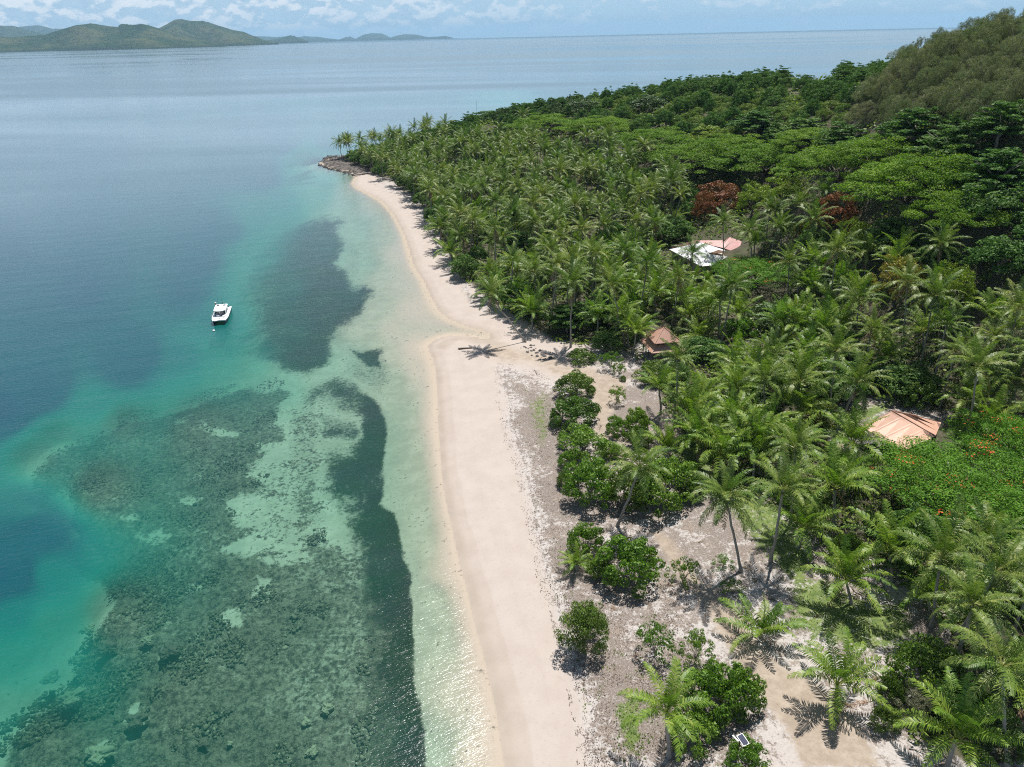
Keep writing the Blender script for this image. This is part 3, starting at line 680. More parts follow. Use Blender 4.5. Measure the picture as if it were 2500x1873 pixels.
CROWN_Y = [crown_mesh('young_palm_crown', SPEC_Y[:int(rp.integers(16, 20))], FRYA, rp, M_PALMY) for _ in range(6)]


def ico(sub=1):
    import bmesh
    b = bmesh.new(); bmesh.ops.create_icosphere(b, subdivisions=sub, radius=1.); V = [tuple(v.co) for v in b.verts]; Fc = [tuple(v.index for v in f.verts) for f in b.faces]; b.free(); return V, Fc
ICO1 = ico(1); ICO2 = ico(2)
_cc = []
for i in range(9):
    a = i * 2.4; V = [(x * .14 + cos(a) * .30, y * .14 + sin(a) * .30, z * .17 - .35 - .12 * (i % 3)) for x, y, z in ICO1[0]]; _cc.append((V, ICO1[1]))
_V, _F = merge(_cc); COCO = mesh_any('coconuts', _V, _F, M_COCO, True)


def trunk_curve(top, lean, seed, n=9):
    """from the foot, sweeping out then straightening up to the crown at top"""
    r = random.Random(seed); top = np.asarray(top, float); pts = []
    for i in range(n):
        u = i / (n - 1); h = np.array([top[0], top[1], 0]) * (u ** .85 if lean else u); bow = sin(pi * u) * r.uniform(-.02, .05) * top[2]
        pts.append(h + np.array([bow * .5, bow * .3, top[2] * u]))
    return pts
def palm(loc, top, name, label, group, near, young=False, scale=1., rz=None, seed=0):
    r = np.random.default_rng(seed + 5000); rz = r.random() * 6.28 if rz is None else rz
    t = thing(name, label, 'palm tree', loc, 0, group)
    top = np.asarray(top, float)
    if top[2] > .7:
        pts = trunk_curve(top, True, seed); H_ = np.linalg.norm(top); k = .9 + .2 * r.random()
        rad = [k * (.30 if i == 0 else .17 - .05 * i / 8) * (1.0 if not young else 1.2) for i in range(9)]; pts[0] = pts[0] - np.array([0, 0, .4])
        V, Fc = tube(pts, rad, 7); link('trunk', mesh_any('trunk', V, Fc, M_PBARK, True), t)
    spec, lib = (SPEC_Y, FRY) if young else (SPEC_M, FRO)
    if near:
        for (k, v, azm, sc_, tl, rl) in frond_layout(spec[:int(r.integers(len(spec) - 4, len(spec) + 1))], r):
            o_ = link('frond', lib[k][v], t, top, Matrix(rotm(azm + rz, tl, rl).tolist()).to_euler(), sc_ * scale)
        if not young and r.random() < .8: link('coconut_bunch', COCO, t, top, (0, 0, rz), scale)
        for q_ in range(int(r.integers(0, 3))):
            link('dry_frond', DRYM, t, top, (0, 0, r.random() * 6.28), scale)
    else:
        me = (CROWN_Y if young else CROWN_M)[int(r.integers(6))]
        link('crown', me, t, top, (r.normal() * .12, r.normal() * .12, rz), scale)
    return t


# ------------------------------------------------------------------ broadleaf crowns
def leafset(P0, N0, size, aspect, r, rv, fold=0.):
    n = len(P0); N0 = N0 / (np.linalg.norm(N0, axis=1, keepdims=True) + 1e-9)
    a = np.cross(N0, r.normal(size=(n, 3))); a /= np.linalg.norm(a, axis=1, keepdims=True) + 1e-9; b = np.cross(N0, a)
    s = (size * (1 + .35 * r.normal(size=(n, 1))).clip(.45, 1.9)); w = s * aspect
    V = np.stack([P0 - a * s * .5, P0 + b * w * .5, P0 + a * s * .5, P0 - b * w * .5], 1).reshape(-1, 3)
    F_ = np.arange(4 * n).reshape(n, 4); return V, F_, rv


def lobes_to_mesh(name, lobes, nleaf, size, aspect, material, seed, up=.5, squash=1., jitter=.6, needle=False):
    """leaves over the shells of many small lobes. lobes = [(centre, radius, flatness)]"""
    r = np.random.default_rng(seed); w = np.array([l[1] ** 2 * (.4 + .6 * l[2]) for l in lobes]); w = w / w.sum()
    pick = r.choice(len(lobes), nleaf, p=w); C_ = np.array([l[0] for l in lobes])[pick]; R_ = np.array([l[1] for l in lobes])[pick]; Fl = np.array([l[2] for l in lobes])[pick]
    d = r.normal(size=(nleaf, 3)); d[:, 2] = np.abs(d[:, 2]) * up + d[:, 2] * (1 - up); d /= np.linalg.norm(d, axis=1, keepdims=True)
    rad = R_[:, None] * (.62 + .42 * r.random((nleaf, 1))); off = d * rad; off[:, 2] *= Fl
    P0 = C_ + off; N_ = d * np.c_[Fl, Fl, np.ones(nleaf)] + r.normal(size=(nleaf, 3)) * jitter * .6
    if needle: N_ = r.normal(size=(nleaf, 3)) + d
    lr = r.random(len(lobes)); rv = np.clip(.5 + (lr[pick] - .5) * .35 + r.normal(size=nleaf) * .20, 0, 1)
    V, F_, rv = leafset(P0, N_, size, aspect, r, rv)
    me = mesh_np(name, V, F_); me.materials.append(material); return with_rnd(me, nleaf, rv)


def dome_lobes(R, H, n, lr, seed, zmin=-.15, flat=.8, z0=None):
    r = np.random.default_rng(seed); out = []; z0 = H * .35 if z0 is None else z0
    for i in range(n):
        u = (i + .5) / n; z = zmin + (1 - zmin) * (1 - u); az = i * 2.39996 + r.normal() * .4; q = math.sqrt(max(0, 1 - z * z)) if z > 0 else 1.
        k = (1 + r.normal() * .10 + .10 * sin(az * 2 + seed) + .08 * sin(az * 3 + seed * 2)); l = lr * (1 + r.normal() * .25); l = max(l, lr * .5)
        out.append((np.array([(R - l * .6) * q * cos(az) * k, (R - l * .6) * q * sin(az) * k, z0 + (H - z0 - l * .5) * z * k]), l, flat))
    for i in range(n // 4):
        az = r.random() * 6.28; q = r.random() * .6 * R; out.append((np.array([q * cos(az), q * sin(az), z0 + (H - z0) * .35]), lr * 1.3, .8))
    return out
def tier_lobes(R, H, tiers, seed, lr):
    r = np.random.default_rng(seed); out = []
    for k in range(tiers):
        u = k / max(1, tiers - 1); z = H * (.38 + .58 * u); Rk = R * (1.02 - .66 * u ** 1.3); nb = max(3, int(8 - 4 * u)); ph = r.random() * 6
        for b in range(nb):
            az = ph + 6.283 * b / nb + r.normal() * .2; Lb = Rk * (.8 + .35 * r.random()); zz = z + r.normal() * .25
            for q in np.arange(.28, 1.01, max(.16, lr * .8 / max(Lb, .1))):
                out.append((np.array([Lb * q * cos(az), Lb * q * sin(az), zz + .18 * Lb * (q - .5)]) + r.normal(size=3) * [.25, .25, .1], lr * (1.1 - .3 * q) * (1 + r.normal() * .15), .34))
    return out
def umb_lobes(R, H, n, seed, lr, rise=.28):
    r = np.random.default_rng(seed); out = []
    for i in range(n):
        q = math.sqrt((i + .5) / n); az = i * 2.39996 + r.normal() * .3; rr_ = R * q * (1 + .12 * sin(az * 3 + seed) + r.normal() * .04)
        out.append((np.array([rr_ * cos(az), rr_ * sin(az), H * (1 - rise * q ** 2.2) + r.normal() * .72]), lr * (1 + r.normal() * .25), .38))
    return out
def limbs(name, R, H, n, seed, r0=.22, material=M_BARK, split=.35):
    r = np.random.default_rng(seed); parts = [tube([(0, 0, -.5), (r.normal() * .1, r.normal() * .1, H * split * .5), (r.normal() * .2, r.normal() * .2, H * split)], [r0 * 1.3, r0, r0 * .85], 7)]
    for i in range(n):
        az = 6.283 * i / n + r.normal() * .3; e = R * (.55 + .25 * r.random()); z1 = H * (.72 + .12 * r.random())
        parts.append(tube([(0, 0, H * split * .85), (e * .4 * cos(az), e * .4 * sin(az), H * split + (z1 - H * split) * .55), (e * cos(az), e * sin(az), z1)], [r0 * .7, r0 * .42, r0 * .15], 5))
    V, Fc = merge(parts); return mesh_any(name, V, Fc, material, True)


def flowers(name, lobes, n, size, seed, frac=.3):
    r = np.random.default_rng(seed); keep_ = [l for l in lobes if r.random() < frac]
    return lobes_to_mesh(name, keep_, n, size, .9, M_FLOW, seed, up=1., jitter=.3)


# species: unit crowns of given R, H; scaled when placed
SP = {}
def reg(key, crowns, trunks, R, H, flow=None): SP[key] = (crowns, trunks, R, H, flow)
reg('shrub', [lobes_to_mesh('shrub_crown', dome_lobes(3, 3.6, 60, .62, s, -.75, .9, 1.7), 11000, .20, .62, M_MANG, s, zz) for s, zz in ((1, .5), (2, .5), (3, .5))], [limbs('shrub_stem', 3, 3.6, 6, s, .10, split=.15) for s in (1, 2)], 3., 3.6)
reg('bright', [lobes_to_mesh('shrub_crown', dome_lobes(3, 3.6, 56, .60, s, -.75, .9, 1.7), 9500, .21, .62, M_BRIGHT, s, .5) for s in (4, 5)], [limbs('shrub_stem', 3, 3.6, 6, s, .10, split=.15) for s in (3, 4)], 3., 3.6)
reg('open', [lobes_to_mesh('shrub_crown', dome_lobes(3, 3.8, 36, .50, s, -.6, .9, 1.9), 3600, .19, .6, M_BRIGHT, s, .5) for s in (6, 7)], [limbs('shrub_stem', 3, 3.8, 8, s, .09, split=.12) for s in (5, 6)], 3., 3.8)
reg('dense', [lobes_to_mesh('bush_crown', dome_lobes(2.2, 4.4, 80, .48, s, -.5, .9, 1.9), 11000, .17, .5, M_MANG, s, .4) for s in (8, 9)], [limbs('shrub_stem', 2, 3.5, 5, 7, .12, split=.15)], 2.2, 4.4)
reg('almond', [lobes_to_mesh('tree_crown', tier_lobes(4.6, 7.5, 6, s, .80), 10000, .36, .6, M_ALM, s, .7, jitter=.9) for s in (10, 11, 12)], [limbs('tree_trunk', 4.6, 7.5, 7, s, .20, split=.3) for s in (8, 9)], 4.6, 7.5)
reg('round', [lobes_to_mesh('tree_crown', dome_lobes(4.2, 7.5, 64, .90, s, -.2, .8, 2.8), 10000, .32, .6, M_ALM, s, .55) for s in (13, 14, 15)], [limbs('tree_trunk', 4, 7, 6, s, .2, split=.3) for s in (10, 11)], 4.2, 7.5)
reg('dark', [lobes_to_mesh('tree_crown', dome_lobes(4.2, 7.5, 66, .85, s, -.2, .8, 2.8), 9500, .32, .6, M_DARK, s, .55) for s in (16, 17)], [limbs('tree_trunk', 4, 7, 6, s, .2, split=.3) for s in (12, 13)], 4.2, 7.5)
_rl = [[(c_, l_ * 1.1, .6) for c_, l_, f_ in umb_lobes(8.5, 8.2, 130, s, 1.15, .42)] for s in (18, 19, 20)]
reg('rain', [lobes_to_mesh('umbrella_crown', l, 30000, .25, .55, M_RAIN, 18 + i, .85, jitter=.8) for i, l in enumerate(_rl)], [limbs('tree_trunk', 8, 8, 9, s, .35, M_DBARK, .3) for s in (14, 15)], 8.5, 8.2)
_fl = [[(c_, l_, .5) for c_, l_, f_ in umb_lobes(8.0, 6.2, 260, s, 1.0, .30)] for s in (21, 22)]
M_FLAM = foliage('feathery flame tree leaves', (.050, .135, .010), (.110, .235, .022), (.19, .35, .04), .34, .6, .15, .1)
reg('flame', [lobes_to_mesh('umbrella_crown', l, 30000, .23, .40, M_FLAM, 21 + i, .8, jitter=.8) for i, l in enumerate(_fl)], [limbs('tree_trunk', 8, 6, 9, s, .3, M_BARK, .3) for s in (16, 17)], 8.0, 6.2, [flowers('blossom', l, 420, .18, 40 + i, .10) for i, l in enumerate(_fl)])
_ml = [dome_lobes(4.4, 7.6, 80, .75, s, -.25, .85, 2.8) for s in (23, 24)]
reg('mango_y', [lobes_to_mesh('dome_crown', l, 10000, .27, .5, M_MANGO_Y, 23 + i, .5) for i, l in enumerate(_ml)], [limbs('tree_trunk', 4, 7, 6, 18, .22, M_DBARK, .3)], 4.4, 7.6)
reg('mango_r', [lobes_to_mesh('dome_crown', l, 10000, .27, .5, M_MANGO_R, 25 + i, .5) for i, l in enumerate(_ml)], [limbs('tree_trunk', 4, 7, 6, 18, .22, M_DBARK, .3)], 4.4, 7.6)
reg('mango_o', [lobes_to_mesh('dome_crown', l, 10000, .27, .5, M_MANGO_O, 27 + i, .5) for i, l in enumerate(_ml)], [limbs('tree_trunk', 4, 7, 6, 18, .22, M_DBARK, .3)], 4.4, 7.6)
def cas_lobes(R, H, n, s):
    r = np.random.default_rng(s); out = []
    for i in range(n):
        u = i / n; az = i * 2.39996; q = R * (1 - u ** 2.2) ** .6 * (.35 + .65 * r.random()); l = 1.0 * (1.15 - .5 * u) * (.8 + .5 * r.random())
        out.append((np.array([q * cos(az), q * sin(az), H * (.22 + .76 * u)]) + r.normal(size=3) * .25, l, 1.15))
    return out
reg('casuarina', [lobes_to_mesh('needle_crown', cas_lobes(4.2, 8.0, 34, s), 9000, .55, .085, M_CAS, s, .3, needle=True) for s in (29, 30, 31)], [limbs('tree_trunk', 3.2, 8.2, 9, s, .16, M_BARK, .25) for s in (19, 20)], 3.6, 8.5)
reg('sparse', [lobes_to_mesh('open_crown', cas_lobes(3.4, 9.5, 30, s), 1700, .34, .5, M_CAS, s, .3, needle=True) for s in (32, 33)], [limbs('tree_trunk', 3.0, 9.0, 12, s, .15, M_BARK, .3) for s in (21, 22)], 3.4, 9.5)
reg('scrub', [lobes_to_mesh('scrub_crown', dome_lobes(3, 3.6, 40, .8, s, -.6, .8, 1.5), 5600, .26, .55, M_SCRUB, s, .5) for s in (34, 35, 36)], [limbs('shrub_stem', 3, 3.6, 5, 23, .1, split=.15)], 3., 3.6)
NAMES = {'shrub': ('beach_shrub', 'shrub'), 'bright': ('beach_shrub', 'shrub'), 'open': ('beach_shrub', 'shrub'), 'dense': ('round_bush', 'bush'), 'almond': ('almond_tree', 'tree'), 'round': ('broadleaf_tree', 'tree'), 'dark': ('evergreen_tree', 'tree'),
         'rain': ('rain_tree', 'tree'), 'flame': ('flame_tree', 'tree'), 'mango_y': ('mango_tree', 'tree'), 'mango_r': ('mango_tree', 'tree'), 'mango_o': ('mango_tree', 'tree'), 'casuarina': ('casuarina_tree', 'tree'), 'sparse': ('casuarina_tree', 'tree'), 'scrub': ('scrub_bush', 'bush')}
_sc = [0]
def tree(kind, loc, R, label, group=None, hs=1., H=None):
    if H and kind in ('shrub', 'bright', 'dense', 'open') and R > 1.2: H *= 1.25
    _sc[0] += 1; r = random.Random(_sc[0]); crowns, trunks, R0, H0, flow = SP[kind]; nm, cat = NAMES[kind]; i = r.randrange(len(crowns)); s = R / R0
    sz = (H / H0) if H else s * hs
    t = thing(nm, label, cat, loc, 0, group); rz = r.uniform(0, 6.28)
    link('trunk' if cat == 'tree' else 'stem', trunks[r.randrange(len(trunks))], t, None, (0, 0, rz), (s, s, sz)); link('crown', crowns[i], t, None, (0, 0, rz), (s * r.uniform(.92, 1.08), s * r.uniform(.92, 1.08), sz))
    if flow: link('blossom', flow[i], t, (0, 0, .1), (0, 0, rz), (s, s, sz))
    return t


# ------------------------------------------------------------------ finding the spot on the ground
_tt = np.r_[np.linspace(20, 200, 300), np.linspace(200.7, 620, 420)]
def hit(x, y, h=0.):
    """first point along the line of sight that lies h above the land"""
    d = ray(x, y); hd = math.hypot(d[0], d[1]); pts = CAM[None, :] + np.outer(_tt / hd, d)
    z = land_z(pts[:, 0], pts[:, 1]); z = np.maximum(z, 0); k = np.nonzero(pts[:, 2] <= z + h)[0]
    if len(k) == 0: return None
    k = k[0]; q = pts[k].copy(); return np.array([q[0], q[1], z[k]])
def ground(x, y): return float(max(0, land_z(np.array([x]), np.array([y]))[0]))
def wh(pxw, loc, h=0): return pxw * P(np.array([loc[0], loc[1], loc[2] + h]))[2] / FOC
TAKEN = []          # (x, y, radius) of everything placed by hand

# ------------------------------------------------------------------ trees placed one by one
FLP = [(2110, 1120), (2130, 1235), (2200, 1285), (2330, 1300), (2600, 1260), (2600, 1000), (2150, 1020)]
HERO = [(1715, 606, 60, 20, 172), (1625, 835, 45, 40, 125), (2200, 1045, 85, 40, 88), (2330, 1130, 150, 60, 80), (2450, 1100, 100, 60, 78)]
def put_tree(kind, x, y, w, label, H=None, group=None):
    R0, H0 = SP[kind][2], SP[kind][3]; h = H or 3.; loc = None
    for _ in range(4):
        loc = hit(x, y, h * .55)
        if loc is None: return
        R = wh(w, loc, h * .5) / 2; h = H or H0 * R / R0
    TAKEN.append((loc[0], loc[1], R * .85, 'b'))
    if kind[:5] in ('mango', 'rain', 'round') or (kind == 'flame' and x < 2000): HERO.append((x, y, w * .42, w * (.10 if kind in ('rain', 'flame') else .36), math.hypot(loc[0], loc[1])))
    return tree(kind, (loc[0], loc[1], loc[2] - .1), R, label, group, 1., h)


B = 'bushes behind the sandy beach'
for a in [
    ('shrub', 1405, 945, 96, 'dark olive shrub at the north end of the row behind the beach', 3.2, B), ('shrub', 1402, 1012, 112, 'second shrub down the row on the grey litter by the beach', 3.4, B),
    ('bright', 1425, 1085, 120, 'leafy green shrub between the beach row and the tan sand path', 3.2, B), ('bright', 1384, 1126, 46, 'small light green bush on the litter at the row of shrubs', 2.0, B),
    ('shrub', 1380, 1170, 40, 'small dark bush pressed against the big twin shrub', 2.2, B), ('bright', 1440, 1180, 138, 'broad bright shrub left of the leaning beach palm', 4.6, B),
    ('shrub', 1530, 1195, 120, 'dark shrub behind the trunk of the leaning beach palm', 4.4, B), ('bright', 1620, 1185, 158, 'broad bright shrub right of the leaning beach palm', 5.0, B), ('shrub', 1690, 1190, 70, 'thin dark shrub at the right end of the big thicket', 3., B),
    ('scrub', 1420, 868, 68, 'olive bush on the creek bank beside loose stones', 2.4, B), ('open', 1490, 885, 52, 'yellow green bush standing on bare sand below the gazebo', 3., B), ('open', 1512, 905, 34, 'airy little bush beside the yellow green bush on bare sand', 2., B), ('shrub', 1521, 926, 17, 'tiny dark bush on the sand path below the gazebo', 1., B),
    ('open', 1507, 968, 48, 'lone small tree on the tan sand path casting a round shadow', 2.6, B), ('bright', 1507, 1045, 56, 'small shrub on the right bank of the tan sand path', 2.4, B), ('bright', 1556, 1030, 60, 'taller shrub beside the sand path under the young palms', 3.4, B), ('shrub', 1562, 1072, 62, 'dark shrub at the foot of the sand path shrubs', 2.4, B), ('bright', 1500, 1108, 60, 'low shrub just above the big twin thicket', 1.8, B),
    ('almond', 1278, 728, 112, 'layered almond tree at the bend of the north beach', 6.5, None), ('almond', 1385, 775, 128, 'layered almond tree right of the leaning creek palm', 6.5, None), ('almond', 1462, 752, 100, 'dark almond tree with its crown against the palm grove', 7., None), ('round', 1480, 832, 78, 'dark bushy tree on the bank above the olive bush', 4.4, None),
    ('round', 1205, 560, 70, 'bright broadleaf tree beneath the palms along the north beach', 6., None), ('round', 1165, 625, 60, 'bushy tree among leaning palms behind the north beach', 5.5, None), ('almond', 1260, 590, 95, 'pale green broadleaf tree inside the beach palm grove', 6.5, None),
    ('round', 1712, 850, 112, 'bright leafy bush right of the terracotta gazebo', 4.2, None), ('shrub', 1603, 915, 90, 'green bush in front of the terracotta gazebo', 3., None), ('round', 1655, 905, 60, 'leafy bush between the gazebo and the tall slim palm', 3., None),
    ('bright', 1426, 1325, 80, 'bright shrub with a small palm at its foot near the debris line', 3.2, B), ('bright', 1533, 1378, 150, 'wide bright green shrub below the leaning beach palm', 4.2, B), ('bright', 1462, 1392, 66, 'low shrub between the small palm and the wide bright shrub', 2.2, B), ('dense', 1428, 1540, 112, 'dense dark round bush at the edge of the clean sand', 4.8, B),
    ('open', 1599, 1578, 96, 'sparse bright shrub right of the dense round bush', 3.2, B), ('open', 1700, 1590, 82, 'slim bush reaching up beside the driftwood soil', 3.2, B), ('bright', 1738, 1700, 150, 'large bright thicket behind the bottom palm', 4.2, B), ('bright', 1810, 1690, 100, 'right half of the large thicket behind the bottom palm', 3.4, B), ('bright', 1690, 1790, 120, 'shrub in shade at the foot of the bottom palm', 2.6, B),
    ('open', 1669, 1400, 74, 'thin see-through shrub on the brown track', 3., B), ('open', 1790, 1440, 60, 'low scrubby bush at the foot of the curved thin palm', 1.4, B), ('open', 1765, 1378, 54, 'small weedy bush above the foot of the curved thin palm', 1.2, B), ('bright', 1822, 1862, 96, 'bright shrub cut by the bottom edge beside the solar lamp', 2.2, B),
    ('shrub', 2262, 1640, 170, 'large olive green shrub in the lower right corner', 4.2, B), ('casuarina', 2222, 1712, 96, 'feathery bright green bush in front of the olive shrub', 3.2, B), ('shrub', 2180, 1690, 70, 'small olive bush left of the feathery green bush', 2.6, B), ('shrub', 2400, 1745, 90, 'dark bush under the tall palm in the lower right corner', 3., B), ('dark', 2440, 1800, 120, 'shaded dark tree filling the bottom right corner', 4.5, None), ('shrub', 2160, 1760, 70, 'low dark bush above the bleached dead branches', 1.6, B),
    ('flame', 2340, 1190, 400, 'wide flame tree dotted with red blossom beside the pavilion', 5.2, None), ('flame', 2500, 1120, 330, 'flame tree with red flowers at the right edge of the frame', 6.0, None), ('flame', 2440, 1260, 260, 'lower skirt of flame tree foliage above the lower right palms', 4.4, None), ('flame', 2215, 1165, 190, 'low left lobe of flame tree foliage covering the pavilion corner', 4.0, None),
    ('flame', 1845, 672, 205, 'small flame tree in red bloom below the white roofed house', 5.0, None),
    ('mango_r', 1760, 480, 118, 'mango tree flushed deep red behind the white roofed house', 9.5, None), ('mango_r', 1722, 505, 60, 'darker red mango at the left of the red mango tree', 9.5, None), ('mango_y', 1840, 485, 84, 'yellow green mango tree touching the red mango tree', 9.5, None), ('mango_r', 2045, 522, 96, 'second red flushed mango tree, left of the big rain trees', 10., None),
    ('mango_y', 2078, 585, 108, 'pale lime round mango tree between tall palms', 9.5, None), ('mango_o', 2195, 682, 115, 'yellow mango tree tinged orange behind the crooked palm', 9.5, None), ('mango_y', 2330, 705, 90, 'yellow green mango tree right of the crooked palm', 9., None), ('round', 1645, 560, 95, 'dense green tree at the left end of the white roofed house', 7., None),
    ('mango_y', 1735, 330, 95, 'light green round tree on the slope above the palm grove', 7., None), ('mango_y', 1915, 470, 110, 'pale olive round tree between mango and rain trees', 9.5, None), ('mango_o', 1955, 560, 50, 'small orange tinged tree by the tall slender palms', 5., None),
    ('dark', 1895, 770, 130, 'dark evergreen tree in the middle of the young palms', 5.5, None), ('bright', 1805, 805, 80, 'feathery bright bush in front of the dark evergreen', 3.6, None), ('round', 2205, 920, 150, 'leafy tree above the orange pavilion roof', 5., None), ('shrub', 2245, 958, 90, 'darker bush at the right foot of the pavilion tree', 3.4, None), ('mango_y', 2010, 1015, 85, 'lime bush left of the pavilion lawn', 2.8, None), ('dark', 1852, 985, 90, 'dark bush below the tall centre palms', 3.2, None),
    ('rain', 1700, 395, 250, 'flat topped rain tree above the left of the mango trees', 9., None), ('rain', 1870, 400, 270, 'flat topped rain tree behind the mango trees', 9., None), ('rain', 2050, 420, 300, 'broad bright rain tree at the centre of the slope', 9., None), ('rain', 2220, 470, 330, 'widest rain tree spreading over the right of the slope', 9.5, None), ('rain', 2330, 530, 220, 'lower rain tree above the right palm grove', 8., None),
    ('rain', 1600, 350, 200, 'rain tree bridging the palm grove and the left slope', 8., None), ('rain', 1780, 372, 230, 'rain tree in the middle of the flat topped row', 9., None), ('rain', 2140, 395, 250, 'rain tree just under the large almond trees', 9., None), ('rain', 2290, 440, 240, 'rain tree at the right shoulder of the widest one', 9., None), ('rain', 1330, 310, 170, 'low rain tree at the left of the slope above the palms', 8., None), ('rain', 1460, 315, 180, 'rain tree on the slope right of the low left one', 8., None), ('rain', 1985, 355, 200, 'upper rain tree under the dark almond canopy', 8., None),
    ('almond', 1850, 300, 130, 'dark layered almond tree high on the slope', 8., None), ('almond', 1960, 320, 160, 'broad dark almond tree above the rain trees', 8.5, None), ('almond', 2060, 335, 150, 'dark layered almond tree below the casuarina hill', 8.5, None), ('almond', 2240, 310, 170, 'large layered almond tree under the casuarinas', 9., None), ('almond', 2330, 360, 190, 'sprawling almond tree on the right slope', 9., None), ('almond', 2450, 300, 180, 'dark almond tree high at the right edge', 9., None),
    ('almond', 2440, 420, 190, 'layered almond tree at the right edge of the slope', 9., None), ('round', 2420, 500, 170, 'rounded dark tree at the right edge below the almonds', 8., None), ('almond', 2180, 570, 140, 'almond tree tucked under the widest rain tree', 6.5, None), ('almond', 2300, 625, 130, 'almond tree between rain tree and the right palms', 6., None), ('round', 2450, 620, 140, 'pale leafy tree at the right edge above the palms', 7., None),
    ('dark', 1470, 228, 90, 'dark rounded tree on the ridge skyline', 7., None), ('dark', 1540, 225, 110, 'wide dark tree on the ridge skyline', 7., None), ('dark', 1585, 252, 90, 'dark tree just below the ridge skyline', 7., None), ('dark', 1425, 260, 80, 'dark tree at the left shoulder of the ridge', 7., None), ('round', 1190, 285, 66, 'dark tree on the skyline beside the mast', 7., None),
    ('sparse', 2200, 125, 80, 'bare branching tree on the skyline left of the hill', 10., None), ('sparse', 2275, 92, 90, 'tall thin tree rising above the horizon on the hill', 11., None), ('almond', 1862, 190, 40, 'small umbrella tree on the ridge skyline', 5., None), ('sparse', 1905, 195, 38, 'wispy small tree on the ridge skyline', 5., None), ('almond', 1968, 200, 66, 'spreading small tree on the ridge above bare soil', 5.5, None), ('dark', 2073, 180, 34, 'small dark round tree on the ridge skyline', 5., None),
    ('dark', 2095, 235, 60, 'dark tree on the ridge below the hill of casuarinas', 7., None),
]: put_tree(a[0], a[1], a[2], a[3], a[4], a[5], a[6])


